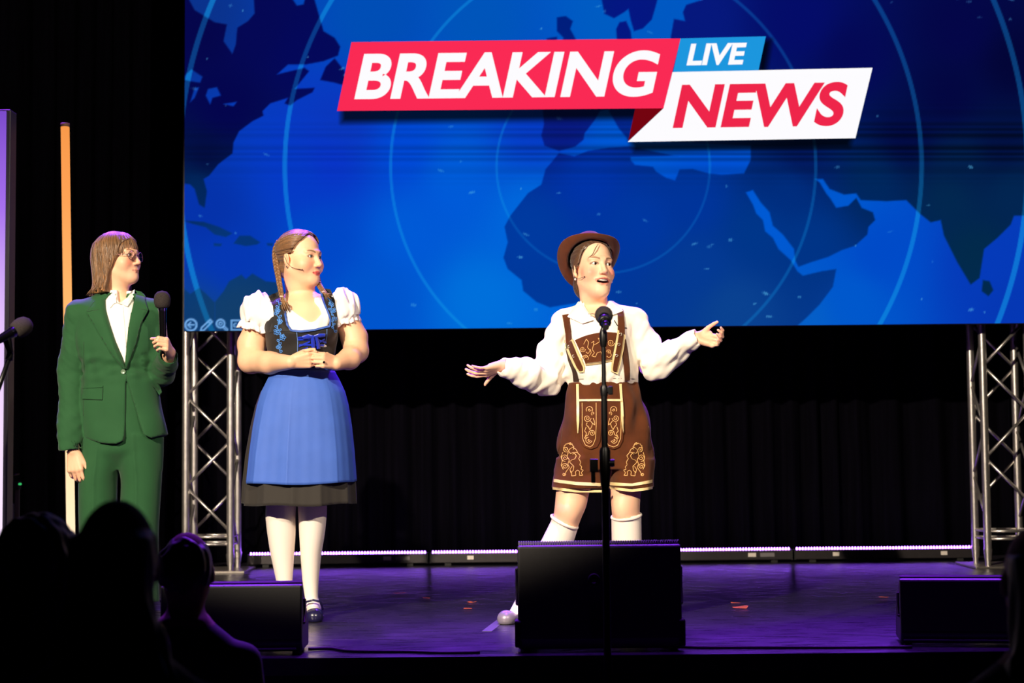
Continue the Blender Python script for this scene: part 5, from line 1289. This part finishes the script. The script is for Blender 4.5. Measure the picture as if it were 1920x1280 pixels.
# ================================================================== PERSON IN THE LEDERHOSEN
def person_leder():
    P = Person(1130, 7.19, 'person in brown embroidered lederhosen and hat with both arms spread', 1160); J = P.J; root = P.root
    hd = Head(J(1112, 502, 0.0), head_R(23, 6, 2), 1.06, mouth='open', jaw=.009, full=-.002)
    wl = J(944, 685, -.12); wr = J(1305, 633, -.10)
    S = SDF(axis(-.60, .54, .008, [(hd.c[0] - .12, hd.c[0] + .12, .0027), (J(868, 0)[0], J(955, 0)[0], .0028), (J(1296, 0)[0], J(1364, 0)[0], .0028)]),
            axis(-.26, .17, .008, [(-.13, .12, .0028), (-.25, -.13, .0036)]), axis(.0, 1.70, .010, [(hd.c[2] - .19, 1.69, .0028), (J(0, 722)[2], J(0, 600)[2], .003), (J(0, 1010)[2], J(0, 900)[2], .005)]))
    hd.add(S)
    S.cap(hd.W(0, .022, -.065), J(1117, 588, .025), .049, .060, .03)
    S.cap(hd.W(0, -.03, -.105), hd.W(0, .012, -.125), .024, .040, .03)
    S.loft(P.sec([(566, 1110, 1126, .03, .02), (590, 1072, 1174, .080, .002), (620, 1072, 1178, .100, 0), (690, 1072, 1180, .105, 0), (720, 1074, 1184, .10, 0), (800, 1066, 1206, .115, 0), (850, 1066, 1206, .11, 0)]), .03)
    S.chain([J(1070, 608), J(1026, 712, -.01)], [.042, .040], .02); S.chain([J(1024, 712, -.01), wl], [.042, .026], .02)
    S.chain([J(1184, 606), J(1226, 686, -.01)], [.042, .040], .02); S.chain([J(1226, 686, -.01), wr], [.042, .026], .02)
    S.loft(P.sec([(850, 1050, 1130, .09, 0), (925, 1042, 1104, .074, -.01), (950, 1040, 1099, .068, -.018), (972, 1037, 1089, .062, -.012), (1018, 1014, 1073, .062, .0), (1070, 995, 1045, .05, .0), (1125, 968, 1003, .035, 0)]), .02)
    S.ell(J(1066, 958, -.055), (.034, .03, .04), None, .03)
    S.loft(P.sec([(850, 1136, 1214, .09, 0), (925, 1144, 1201, .074, -.01), (950, 1146, 1199, .066, -.018), (972, 1148, 1199, .060, -.012), (1018, 1149, 1201, .062, 0), (1070, 1153, 1198, .05, 0), (1125, 1160, 1192, .035, 0)]), .02)
    S.ell(J(1166, 954, -.055), (.030, .028, .04), None, .03)
    add_hand(S, wl, (-.90, -.22, -.30), (.1, .80, -.45), (.05, .25, -1), [(.25, .35, .2), (.36, .40, .25), (.40, .42, .25), (.15, .3, .2)], .10, .92, (.8, .5, .2, -.1), fan=[.06, .0, -.07, -.24])
    add_hand(S, wr, (.93, -.25, -.20), (-.05, .55, .80), (.1, .55, -.75), [(.75, .75, .5), (.8, .95, .6), (.75, .95, .6), (.55, .75, .5)], .05, .92, (.6, .55, -.6, .4))
    base = skin_col((240, 190, 158))
    def paint(V):
        C = base(V); hd.paint(V, C, lip=(214, 104, 92), brow=(120, 84, 58), blush=(236, 104, 92), blushmix=.6, lipmix=.75); return C
    body = sdf_obj(S, 'body', SKIN, root, 1, paint)
    hd.eyes(root, (.26, .02), (52, 34, 26))
    # teeth and tongue
    m = MB(); m.add([hd.W(x, -.0905 + 12 * x * x + dy, z + 8 * x * x) for x in np.linspace(-.021, .021, 9) for dy, z in ((0, -.0630), (0, -.0715), (.006, -.0715), (.006, -.0630))], [(i*4+k, i*4+(k+1) % 4, (i+1)*4+(k+1) % 4, (i+1)*4+k) for i in range(8) for k in range(4)]); m.build('teeth', M_TEETH, root)
    m = MB(); m.ball(hd.W(0, -.064, -.085), (.014, .018, .005), 12, 8, Matrix(hd.R)); m.build('tongue', mat('tongue', (178, 84, 82), rough=.35), root)
    # ---------------------------------------------------------- shirt
    M_S = mat('cream_shirt', (250, 240, 226), rough=.8, bump=.12, bscale=350)
    S = SDF(axis(-.50, .46, .0052), axis(-.24, .18, .0052), axis(J(0, 752)[2], J(0, 548)[2], .0052))
    w1 = wob(.022, .0042, 71, (1.2, 1, .5)); w2 = wob(.013, .0016, 72, (1.3, 1, .7)); w3 = wob(.032, .0075, 73, (1.2, 1.2, .9))
    fl = lambda X, Y, Z: w3(X, Y, Z) + w2(X, Y, Z)
    def tor(X, Y, Z, cx, cy): return w1(X, Y, Z) * .8 + w2(X, Y, Z) * sstep(J(0, 650)[2], J(0, 715)[2], Z)
    S.loft(P.sec([(724, 1068, 1192, .118, 0), (705, 1060, 1196, .132, -.004), (670, 1058, 1192, .134, -.008), (635, 1056, 1190, .130, -.008), (610, 1052, 1194, .118, -.002), (592, 1056, 1190, .098, .004), (578, 1080, 1166, .078, .015), (566, 1092, 1148, .066, .02)]), 0, disp=tor)
    S.chain([J(1115, 588, .01), J(1062, 602, .005)], [.05, .055], .03); S.chain([J(1125, 588, .01), J(1190, 600, .005)], [.05, .055], .03)
    S.chain([J(1060, 608), J(1040, 660, .0), J(1026, 712, -.01)], [.060, .060, .060], .015, noise=fl); S.chain([J(1026, 712, -.01), J(985, 702, -.07), J(953, 692, -.112)], [.060, .062, .045], .015, noise=fl)
    S.cap(J(955, 692, -.11), J(940, 684, -.128), .040, .036, .012, cut1=True, noise=w2)
    S.chain([J(1190, 606), J(1212, 650, .0), J(1228, 686, -.01)], [.058, .056, .056], .015, noise=fl); S.chain([J(1228, 686, -.01), J(1268, 658, -.06), J(1292, 641, -.09)], [.056, .057, .043], .015, noise=fl)
    S.cap(J(1292, 641, -.09), J(1309, 632, -.105), .040, .036, .012, cut1=True, noise=w2)
    S.cap(J(947, 688, -.122), J(930, 678, -.14), .030, .030, .0, 's'); S.cap(J(1303, 635, -.1), J(1320, 627, -.115), .030, .030, 0, 's')
    S.cut_poly(P.poly([(1096, 540), (1143, 540), (1141, 566), (1128, 592), (1121, 600), (1108, 590), (1098, 572)]), .0)
    S.cap(J(1118, 580, .02), J(1117, 545, .02), .056, .062, .004, 's')
    shirt = sdf_obj(S, 'shirt', M_S, root, 1)
    ss = Surf(shirt, body)
    laid_strip(P, ss, [(1092, 560), (1094, 571), (1104, 588), (1113, 600)], [(1085, 562), (1076, 575), (1064, 592), (1092, 606)], 'collar', M_S, shirt, 16, 6, .007, .004, bulge=.004)
    laid_strip(P, ss, [(1142, 561), (1144, 569), (1140, 584), (1130, 598)], [(1149, 560), (1158, 568), (1171, 580), (1150, 590)], 'collar', M_S, shirt, 16, 6, .007, .004, bulge=.004)
    M_CORD = mat('dark_cord', (58, 44, 40), rough=.7)
    laid_lines(P, ss, [[(1098, 594), (1103, 587), (1112, 586), (1122, 588)], [(1103, 597), (1108, 591), (1116, 593), (1124, 590)]], 'neck_cord', M_CORD, shirt, .0013, .002)
    # ---------------------------------------------------------- shorts
    M_LE = mat('brown_suede', (86, 43, 17), rough=.85, var=.14, nscale=22, bump=.25, bscale=500, sheen=.1, spec=.2)
    M_CR = mat('cream_satin', (232, 206, 150), rough=.4, bump=.2, bscale=200); M_TH = mat('gold_thread', (232, 182, 112), rough=.5)
    S = SDF(axis(-.28, .28, .0052), axis(-.2, .18, .0052), axis(J(0, 926)[2], J(0, 708)[2], .0052))
    wv = wob(.03, .0045, 81, (1.2, 1, .6))
    dz = lambda X, Y, Z, a, b: wv(X, Y, Z)
    S.loft(P.sec([(880, 1048, 1226, .118, 0), (840, 1048, 1225, .130, 0), (800, 1053, 1220, .136, 0), (760, 1060, 1209, .132, 0), (730, 1066, 1197, .124, 0), (717, 1069, 1193, .120, 0)]), 0, p=2.3, disp=dz)
    S.cap(J(1136, 850, 0), J(1139, 935, 0), .002, .032, .02, 's', flat=((0, 1, 0), 9.0))
    S.loft(P.sec([(860, 1046, 1137, .112, 0), (890, 1041, 1138, .112, -.004), (923, 1035, 1141, .118, -.006)]), .02, p=2.2, disp=dz, zbot=lambda X, Y: np.interp(X, [J(1036, 918)[0], J(1090, 922)[0], J(1139, 923)[0]], [J(1036, 918)[2], J(1090, 924)[2], J(1139, 924)[2]]))
    S.loft(P.sec([(860, 1137, 1227, .112, 0), (890, 1140, 1227, .112, -.004), (923, 1141, 1228, .118, -.006)]), .008, p=2.2, disp=dz, zbot=lambda X, Y: np.interp(X, [J(1141, 918)[0], J(1190, 922)[0], J(1227, 918)[0]], [J(1141, 918)[2], J(1190, 923)[2], J(1227, 918)[2]]))
    for rows in ([(905, 1047, 1131, .098, -.004), (930, 1043, 1134, .104, -.006)], [(905, 1149, 1219, .098, -.004), (930, 1149, 1220, .104, -.006)]): S.loft(P.sec(rows), 0, 's')
    shorts = sdf_obj(S, 'shorts', M_LE, root, 1)
    sh = Surf(shorts)
    # front flaps
    for xl, xr, cx in ((1088, 1127, 1107), (1131, 1169, 1150)):
        L = [(xl, 752), (xl - 1, 800), (xl + 1, 826), (xl + 8, 838), (cx - 1, 842)]; R_ = [(xr, 752), (xr, 800), (xr - 2, 826), (xr - 8, 838), (cx + 1, 842)]
        laid_strip(P, sh, L, R_, 'flap', M_LE, shorts, 26, 8, .002, .005)
    sf = Surf(shorts, *list(shorts.children))
    for l_, r_ in (([(1081, 719), (1081, 750), (1081, 790), (1083, 812)], [(1085.5, 719), (1086, 750), (1086, 790), (1084, 812)]), ([(1161, 719), (1163, 750), (1165, 790), (1168, 812)], [(1166, 719), (1167.5, 750), (1169.5, 790), (1169, 812)]),
                   ([(1085, 748), (1166, 748)], [(1085, 752), (1166, 752)])):
        laid_strip(P, sf, l_, r_, 'satin_trim', M_CR, shorts, 30, 3, .002, .004)
    for l_, r_ in (([(1039, 898), (1080, 903), (1137, 906)], [(1039, 904), (1080, 909), (1137, 912)]), ([(1142, 904), (1185, 906), (1225, 899)], [(1142, 910), (1185, 911), (1225, 905)]), ([(1037, 913), (1080, 918), (1139, 919)], [(1037, 918), (1080, 923), (1139, 923)]), ([(1142, 912), (1185, 917), (1226, 912)], [(1142, 917), (1185, 922), (1226, 917)])):
        laid_strip(P, sf, l_, r_, 'satin_trim', M_CR, shorts, 30, 3, .002, .004)
    # embroidery
    def scallop(cx, cy, r, n=9, a0=2.6, a1=6.9):
        out = []
        for i in range(n):
            q0 = a0 + (a1 - a0) * i / n; q1 = a0 + (a1 - a0) * (i + 1) / n
            for t in np.linspace(0, 1, 5): q = q0 + (q1 - q0) * t; rr_ = r * (1 + .22 * math.sin(math.pi * t)); out.append((cx + rr_ * math.cos(q), cy + rr_ * math.sin(q)))
        return out
    def flap_motif(cx, s_):
        m_ = lambda L: [[(cx + s_ * (x - 0), y) for x, y in l] for l in L]
        L = [scallop(0, 768, 5.2), spiral(0, 768, 3.2, 1.2), spiral(6.5, 775, 3.6, 1.2, 2), spiral(-4, 784, 7, 1.8, 0), [(2, 789), (6, 794), (4, 800), (1, 806), (-2, 800), (-6, 796), (-4, 792)], [(7, 784), (9, 790), (10, 797), (5, 793)], spiral(5, 812, 6.2, 1.8, 3.1), [(-6, 800), (-9, 808), (-5, 812), (-8, 818), (-2, 815), (0, 808)], scallop(-1, 825, 5.0, 9, .2, 4.6), spiral(-1, 825, 3, 1.2), spiral(-7, 820, 3.0, 1.3)]
        L = [[(x, y) for x, y in l] for l in L]
        return m_(L)
    def beast(cx, cy, s_):
        L = [[(2, 30), (2, 22), (5, 20), (6, 12), (2, 8), (-2, 4), (2, 0), (8, -2), (11, -8), (6, -14), (0, -12), (-4, -18), (4, -24), (10, -20), (14, -12), (18, -8)], [(18, -8), (15, -2), (19, 4), (17, 9), (21, 13), (19, 18), (24, 19), (20, 24), (23, 29), (16, 29), (17, 22), (13, 19), (9, 22), (10, 29), (4, 30), (2, 30)],
             spiral(-8, -20, 6, 1.7), spiral(-10, -4, 7, 1.8, 1.5), spiral(-10, 12, 6, 1.7, 3), scallop(-3, -22, 8, 8, 3.0, 6.6), spiral(0, -31, 3.2, 1.4), spiral(-12, 27, 3.4, 1.4), [(-4, -14), (-6, -6), (-2, 0), (-5, 8), (-2, 14), (-8, 22), (-11, 30)], [(-14, -14), (-17, -6), (-15, 2), (-17, 10), (-13, 18)], [(4, -10), (8, -14), (12, -14)], [(3, 12), (-1, 18), (1, 25)]]
        return [[(cx + s_ * x, cy + y) for x, y in l] for l in L]
    L = flap_motif(1105, 1) + flap_motif(1150, -1)
    for xl, xr, cx in ((1091.5, 1117.5, 1106), (1134, 1164, 1150)): L.append([(xl, 755), (xl, 800), (xl + 1, 822), (xl + 6, 834), (cx, 838), (xr - 6, 834), (xr - 1, 822), (xr, 800), (xr, 755)])
    L += beast(1070, 862, 1) + beast(1193, 862, -1)
    laid_lines(P, sf, L, 'embroidery', M_TH, shorts, .00155, .0012, step=2.6)
    # side pockets and waistband
    for ln in ([(1056, 800), (1052, 830), (1047, 850)], [(1218, 798), (1222, 826), (1226, 846)]): laid_lines(P, sf, [ln], 'pocket_seam', mat('brown_seam', (70, 36, 16)), shorts, .002, .0)
    S = SDF(axis(-.2, .2, .005), axis(-.16, .16, .005), axis(J(0, 724)[2], J(0, 708)[2], .003))
    S.loft(P.sec([(721, 1067, 1194, .126, 0), (711, 1068, 1193, .125, 0)]), 0, p=2.2); S.loft(P.sec([(724, 1073, 1188, .112, 0), (708, 1073, 1188, .112, 0)]), 0, 's', p=2.2)
    sdf_obj(S, 'waistband', mat('dark_brown', (50, 28, 14), rough=.7), shorts, 0)
    # ---------------------------------------------------------- braces with bib
    tb = [tuple(q) for q in catmull([(1078, 637), (1096, 630), (1117, 625), (1136, 623), (1156, 624)], 6)]
    bib = laid_strip(P, ss, tb, [(1098, 682), (1122, 679), (1146, 673)], 'bib', M_LE, root, 22, 14, .006, .005, ysm=6)
    laid_strip(P, Surf(shirt, bib), [(1097, 681), (1120, 679), (1146, 673)], [(1098, 685), (1120, 683), (1147, 677)], 'satin_trim', M_CR, bib, 16, 3, .002, .004)
    sbib = Surf(shirt, bib, *list(bib.children))
    L = [spiral(1092, 655, 5.5, 1.8), spiral(1098, 669, 4, 1.5, 2), spiral(1145, 643, 7, 1.9), spiral(1141, 660, 4.5, 1.6, 3), [(1094, 646), (1099, 636), (1103, 642), (1101, 652), (1106, 658), (1102, 664), (1098, 660)], [(1108, 644), (1113, 640), (1112, 648), (1118, 645), (1124, 641), (1121, 634), (1127, 637), (1131, 631), (1133, 640), (1129, 647), (1135, 652)],
         [(1112, 648), (1110, 656), (1114, 662), (1109, 668), (1116, 670), (1119, 662), (1126, 660), (1128, 667), (1134, 666), (1132, 658), (1135, 652)], scallop(1097, 672, 5, 7), [(1104, 668), (1108, 662), (1106, 655)], scallop(1141, 666, 4, 7, 5, 9)]
    laid_lines(P, sbib, L, 'embroidery', M_TH, bib, .0013, .0012, step=2.6)
    def brace(edgeL, edgeR, upL, upR, holes):
        b_ = laid_strip(P, ss, edgeL, edgeR, 'brace', M_CR, root, 26, 6, .007, .004, ysm=6)
        EL, ER = resample(edgeL, 20), resample(edgeR, 20); mL = EL * .78 + ER * .22; mR = EL * .22 + ER * .78; mL[-1] = mL[-1] * .5 + mR[-1] * .5 - (2, 3); mR[-1] = mL[-1] + (3, 0)
        sb_ = Surf(shirt, b_)
        laid_strip(P, sb_, [tuple(q) for q in mL], [tuple(q) for q in mR], 'leather_strap', M_LE, b_, 24, 5, .002, .004)
        laid_strip(P, ss, upL, upR, 'shoulder_strap', M_LE, b_, 24, 5, .006, .004)
        s2 = Surf(shirt, b_, *list(b_.children))
        for hx, hy in holes:
            q = J(hx, hy, -.12); y = s2.y(q[0], q[2], -.14); mm = MB(); n = 14
            mm.tube([(q[0] + .0052 * math.cos(a), y - .001, q[2] + .0052 * math.sin(a)) for a in np.linspace(0, 6.283, n)], .0014, 6, cap=False); mm.build('eyelet', mat('eyelet_metal', (220, 205, 180), rough=.25, metal=.9), b_)
    brace([(1060, 645), (1068, 668), (1078, 690), (1086, 698)], [(1074, 634), (1084, 660), (1096, 688), (1094, 698)], [(1055, 588), (1058, 606), (1061, 624), (1062, 642)], [(1067, 586), (1069, 606), (1071, 622), (1072, 638)], [(1068, 648), (1076, 667)])
    brace([(1158, 618), (1153, 645), (1147, 676), (1145, 696)], [(1173, 628), (1170, 650), (1164, 680), (1158, 702)], [(1158, 576), (1159, 590), (1159, 606), (1158, 622)], [(1170, 577), (1171, 590), (1172, 606), (1172, 628)], [(1163, 627), (1159.5, 646), (1155.5, 667)])
    laid_strip(P, ss, [(1169, 640), (1168, 665), (1170, 690), (1172, 714)], [(1174, 634), (1179, 660), (1182, 690), (1182, 712)], 'side_strap', M_LE, root, 22, 4, .006, .004)
    laid_strip(P, ss, [(1061, 650), (1066, 675), (1074, 697), (1076, 714)], [(1066, 655), (1073, 680), (1082, 698), (1086, 714)], 'side_strap', mat('dark_brown', (50, 28, 14)), root, 22, 4, .004, .003)
    scs = Surf(shirt, *[o for o in root.children if o.type == 'MESH' and o.name.startswith('brace')])
    for ln in ([(1064, 652), (1062, 642), (1066, 632), (1071, 622), (1071, 617), (1068, 615)], [(1152, 600), (1158, 610), (1168, 614), (1176, 614)]):
        laid_lines(P, scs, [ln], 'strap_cord', mat('black_cord', (18, 16, 18), rough=.5), root, .0022, .003)
    # ---------------------------------------------------------- socks and shoes
    M_SO = mat('white_sock', (242, 228, 216), rough=.85, bump=.2, bscale=500)
    S = SDF(axis(-.46, .22, .0048), axis(-.14, .12, .0048), axis(.015, J(0, 950)[2], .0055))
    kl = lambda X, Y: np.interp(X, [J(1033, 968)[0], J(1082, 988)[0]], [J(1033, 966)[2], J(1082, 988)[2]]); kr = lambda X, Y: np.interp(X, [J(1148, 970)[0], J(1202, 964)[0]], [J(1148, 970)[2], J(1202, 963)[2]])
    S.loft(P.sec([(955, 1037, 1100, .068, -.018), (972, 1035, 1089, .064, -.012), (1018, 1012, 1075, .065, .0), (1070, 993, 1047, .053, .0), (1125, 966, 1005, .038, 0), (1150, 952, 1002, .045, -.02)]), 0, ztop=kl)
    S.loft(P.sec([(945, 1145, 1202, .068, -.018), (972, 1146, 1202, .062, -.012), (1018, 1147, 1203, .064, 0), (1070, 1152, 1200, .052, 0), (1125, 1158, 1194, .038, 0), (1150, 1155, 1197, .045, -.02)]), 0, ztop=kr)
    socks = sdf_obj(S, 'socks', M_SO, root, 1)
    for xl, yl, xr, yr in ((1034, 967, 1082, 988), (1147, 970, 1201, 964)):
        a, b = J(xl, yl), J(xr, yr); c = (a + b) / 2; h = (b - a) / 2; n = 40
        MB().tube([(c[0] + h[0] * math.cos(q) * 1.0, -.012 + .066 * math.sin(q), c[2] + h[2] * math.cos(q) + .012 * math.sin(q)) for q in np.linspace(0, 6.283, n)], .0062, 8, cap=False).build('rolled_cuff', M_SO, socks)
    M_SV = mat('silver_grey_shoe', (150, 140, 150), rough=.35, metal=.3)
    q = J(985, 1140); q2 = J(940, 1150)
    shoe('shoe', (q2[0], -.10, 0), (q[0] + .02, .05, 0), .038, .07, M_SV, root)
    q = J(1176, 1140); shoe('shoe', (q[0] + .03, -.16, 0), (q[0], .06, 0), .044, .075, M_SV, root)
    # ---------------------------------------------------------- hair pulled back
    lo = hd.c - np.array([.14, .14, .15]); hi = hd.c + np.array([.14, .16, .15]); S = SDF(*[axis(l, h, .003) for l, h in zip(lo, hi)])
    k = hd.sc; R = hd.R / k; XX, YY, ZZ = S.ax[:, None, None] - hd.c[0], S.ay[None, :, None] - hd.c[1], S.az[None, None, :] - hd.c[2]
    lx = XX*R[0,0]+YY*R[1,0]+ZZ*R[2,0]; ly = XX*R[0,1]+YY*R[1,1]+ZZ*R[2,1]; lz = XX*R[0,2]+YY*R[1,2]+ZZ*R[2,2]
    hl_ = lambda z: np.interp(np.ravel(z), [-.14, -.07, -.045, -.02, .005, .03, .055, .08, .1, .12], [.05, .045, .030, .002, -.030, -.043, -.054, -.066, -.07, -.07]).reshape(np.shape(z))
    g = np.sqrt((lx / .0735) ** 2 + ((ly - .012) / .094) ** 2 + ((lz - .035) / .077) ** 2); d = (g - 1) * .082
    phi = np.arctan2(lz - .02, np.abs(lx) + .01)
    d = d - (sstep(-.004, .03, ly - hl_(lz)) * .018 - .010 + .0014 * np.sin(phi * 30 + ly * 30) * sstep(0, .03, ly - hl_(lz)))
    neck = np.sqrt((lx / .060) ** 2 + ((ly - .055) / .055) ** 2 + ((lz + .06) / .065) ** 2); d = np.minimum(d, (neck - 1) * .055)
    d = np.maximum(d, hl_(lz) - .004 - ly); d = np.maximum(d, -.125 - lz); S.f = d.astype(np.float32)
    for sx in (-1, 1): S.ell(hd.W(sx * .083, .006, -.012), np.array([.016, .022, .034]) * k, hd.R, .004, 's')
    def hcol(V):
        L_ = hd.local(V); f_ = np.arctan2(L_[:, 2] - .02, np.abs(L_[:, 0]) + .01); return lin((78, 52, 35)) * (.65 + .45 * (.5 + .5 * np.sin(f_ * 95 + L_[:, 1] * 40)) + .25 * (.5 + .5 * np.sin(f_ * 41)))[:, None]
    hair = sdf_obj(S, 'hair', M_HAIR, root, 1, hcol)
    rr = np.random.RandomState(9); paths = []
    for i in range(60):
        z0 = rr.uniform(-.02, .075); y0 = float(hl_(np.array([z0]))[0]) + .004; pts = []
        for t in np.linspace(0, 1, 8):
            z_ = z0 * (1 - t) - .05 * t; y_ = y0 * (1 - t) + .075 * t; f_ = math.sqrt(max(.03, 1 - ((y_ - .012) / .106) ** 2 - ((z_ - .035) / .12) ** 2)); pts.append(hd.W(-.0845 * f_, y_, z_))
        paths.append(pts)
    for i in range(0): paths.append([hd.W(-.055 + rr.uniform(-.01, .01), .075, -.06), hd.W(-.06 + rr.uniform(-.02, .01), .078, -.10), hd.W(-.062 + rr.uniform(-.02, .02), .07, -.14)])
    paths += [[hd.W(-.012, -.078, .080), hd.W(-.030, -.089, .058), hd.W(-.040, -.082, .034), hd.W(-.054, -.070, .022)]]
    locks_mesh('hair_locks', paths, M_HAIR, hair, .0020, 4, (86, 58, 38), .35, 6)
    # ---------------------------------------------------------- hat
    M_HAT = mat('brown_felt', (88, 42, 18), rough=.9, var=.1, nscale=30, bump=.2, bscale=400, sheen=.15, spec=.2)
    Rh = np.array(Matrix.Rotation(math.radians(18), 3, 'Z') @ Matrix.Rotation(math.radians(-46), 3, 'X') @ Matrix.Rotation(math.radians(7), 3, 'Y'))
    hc = hd.W(0.002, .032, .043); n = 72
    prof = [(1.00, .012), (.96, .005), (.86, -.004), (.76, -.006), (.69, .002), (.665, .018), (.64, .045), (.60, .075), (.53, .094), (.42, .102), (.28, .098), (.12, .091), (.01, .089)]
    V = []
    for i, (r_, z_) in enumerate(prof):
        for a in np.linspace(0, 6.283185, n, endpoint=False):
            x, y = .136 * r_ * math.cos(a), .152 * r_ * math.sin(a); z2 = z_
            if i < 5: z2 += (r_ - .66) * .10 * math.cos(2 * a) * 1.0
            if i > 6:
                pinch = max(0, -math.sin(a)) * .16; x *= 1 - pinch; z2 -= .030 * math.exp(-(x / .028) ** 2) * (1 if i > 8 else .3) * (i - 6) / 6
            V.append(hc + Rh @ np.array([x, y, z2]))
    Fq = np.array([(i*n+k_, i*n+(k_+1) % n, (i+1)*n+(k_+1) % n, (i+1)*n+k_) for i in range(len(prof) - 1) for k_ in range(n)])
    hat = mesh_np('hat', np.array(V), Fq, M_HAT, root); md = hat.modifiers.new('solid', 'SOLIDIFY'); md.thickness = .0035; md.offset = 1
    sb_ = hat.modifiers.new('sub', 'SUBSURF'); sb_.levels = 1; sb_.render_levels = 1
    band = []
    for zz_, off in ((.004, .003), (.030, .0035)):
        for a in np.linspace(0, 6.283185, n, endpoint=False):
            r_ = np.interp(zz_, [.002, .018, .05], [.69, .665, .64]) ; band.append(hc + Rh @ np.array([(.136 * r_ + off + .002) * math.cos(a), (.152 * r_ + off + .002) * math.sin(a), zz_]))
    mesh_np('hat_band', np.array(band), np.array([(k_, (k_+1) % n, n + (k_+1) % n, n + k_) for k_ in range(n)]), mat('dark_brown', (50, 28, 14)), hat)
    # headset microphone and earrings
    hs = MB(); hs.tube([hd.W(-.080, .018, -.005), hd.W(-.083, -.004, -.046), hd.W(-.076, -.030, -.055), hd.W(-.066, -.055, -.052)], .0011, 6); hs.ball(hd.W(-.0655, -.056, -.052), .0032, 8, 6); hs.build('headset_microphone', mat('headset', (96, 66, 52), rough=.4), root)
    for sx in (-1, 1):
        m = MB(); m.ball(hd.W(sx * .080, .000, -.052), .0048, 10, 8); m.build('earring', mat('pearl', (240, 225, 225), rough=.2), root)
person_leder()
# ================================================================== SEATED AUDIENCE (seen from behind, against the light)
M_DARK = mat('audience_cloth', (22, 20, 26), rough=.9, var=.2, nscale=10)
def audience(px, py_top, d, hw_px, label, hairstyle, sh_w=.20, dn=.27, hcol=(12, 9, 8)):
    top = at(px, py_top, d); P = empty('person', (top.x, d, HALL)); tag(P, label, 'person', 'audience members seen from behind')
    H = top.z - HALL; r = hw_px / (F / d)
    hc = np.array([0, 0, H - r * 1.30])
    S = SDF(axis(-.34, .34, .010), axis(-.62, .30, .010) * -1 if False else axis(-.30, .66, .010), axis(.0, H + .03, .010))
    S.ell(hc + (0, .01, .01), (.074, .092, .11)); S.ell(hc + (0, .05, -.05), (.055, .06, .07), None, .03)
    for sx in (-1, 1): S.ell(hc + (sx * .076, .015, -.01), (.009, .018, .03), None, .004)
    S.cap(hc + (0, .0, -.06), (0, -.02, H - dn - .06), .05, .06, .03)
    S.loft([(H - dn + .03, 0, -.02, sh_w * .35, .06), (H - dn - .02, 0, -.02, sh_w * .7, .08), (H - dn - .08, 0, -.02, sh_w, .10), (H - .60, 0, -.02, sh_w * .92, .12), (H - .78, 0, 0, sh_w * .8, .12), (.44, 0, .0, .18, .14)], .04)
    for sx in (-1, 1):
        S.chain([np.array([sx * sh_w * .92, -.02, H - dn - .10]), np.array([sx * (sh_w + .03), .0, H - .66]), np.array([sx * .14, .24, .62])], [.055, .045, .035], .03)
        S.chain([np.array([sx * .09, .02, .50]), np.array([sx * .12, .44, .52]), np.array([sx * .12, .44, .08])], [.085, .065, .045], .03)
        S.cap((sx * .12, .42, .035), (sx * .12, .58, .03), .036, .034, .02)
        S.ell((sx * .12, .265, .62), (.04, .06, .03), None, .02)
    S.f = np.maximum(S.f, (.004 - S.az)[None, None, :])
    hz = H - dn - .01
    def col(V):
        C = np.tile(lin((26, 24, 32)), (len(V), 1)); C[V[:, 2] > hz + .02] = lin((150, 110, 90)); return C
    sdf_obj(S, 'body', mat('audience_skin_and_cloth', rough=.85, attr='Col'), P, 1, col)
    S = SDF(axis(-.26, .26, .006), axis(-.22, .16, .006), axis(H - .66, H + .02, .006))
    st = wob(.012, .003, 3, (1.2, 1.2, .25))
    S.ell(hc + (0, -.005, r * .22), (r, r * 1.15, r * 1.10), noise=st)
    if hairstyle == 'long':
        S.loft([(hc[2] + .05, 0, -.02, r * .98, r * 1.0), (hc[2] - .06, 0, -.03, r * 1.10, r * .95), (hc[2] - .14, .006, -.05, r * 1.32, r * .85), (hc[2] - .22, .01, -.07, r * 1.60, r * .8), (hc[2] - .33, .01, -.08, r * 1.9, r * .7), (hc[2] - .40, 0, -.09, r * 1.7, r * .4)], .03, disp=lambda X, Y, Z, a, b: st(X, Y, Z))
    elif hairstyle == 'bob':
        S.loft([(hc[2] + .03, 0, -.01, r * .99, r * 1.05), (hc[2] - .08, 0, -.015, r * .98, r), (hc[2] - .16, 0, -.02, r * .85, r * .8)], .02, disp=lambda X, Y, Z, a, b: st(X, Y, Z))
    S.cut_poly([(-.3, H - .9), (.3, hc[2] - .6), (.3, hc[2] + .05), (-.3, hc[2] + .05)], .045, front=False)
    sdf_obj(S, 'hair', mat('audience_hair', hcol, rough=.5, var=.3, nscale=80, stretch=(1, 1, .1)), P, 1)
audience(70, 962, 4.2, 77, 'dark silhouetted audience member at the bottom left corner with round head', 'bob')
audience(216, 962, 3.15, 74, 'dark silhouetted audience member with long hair in front of the green suit', 'long', .205)
audience(349, 1006, 5.15, 51, 'small silhouetted audience head in front of the left truss', 'short', .19)
audience(1950, 1010, 3.7, 60, 'dark silhouetted audience member cut off by the right edge', 'long', .21)
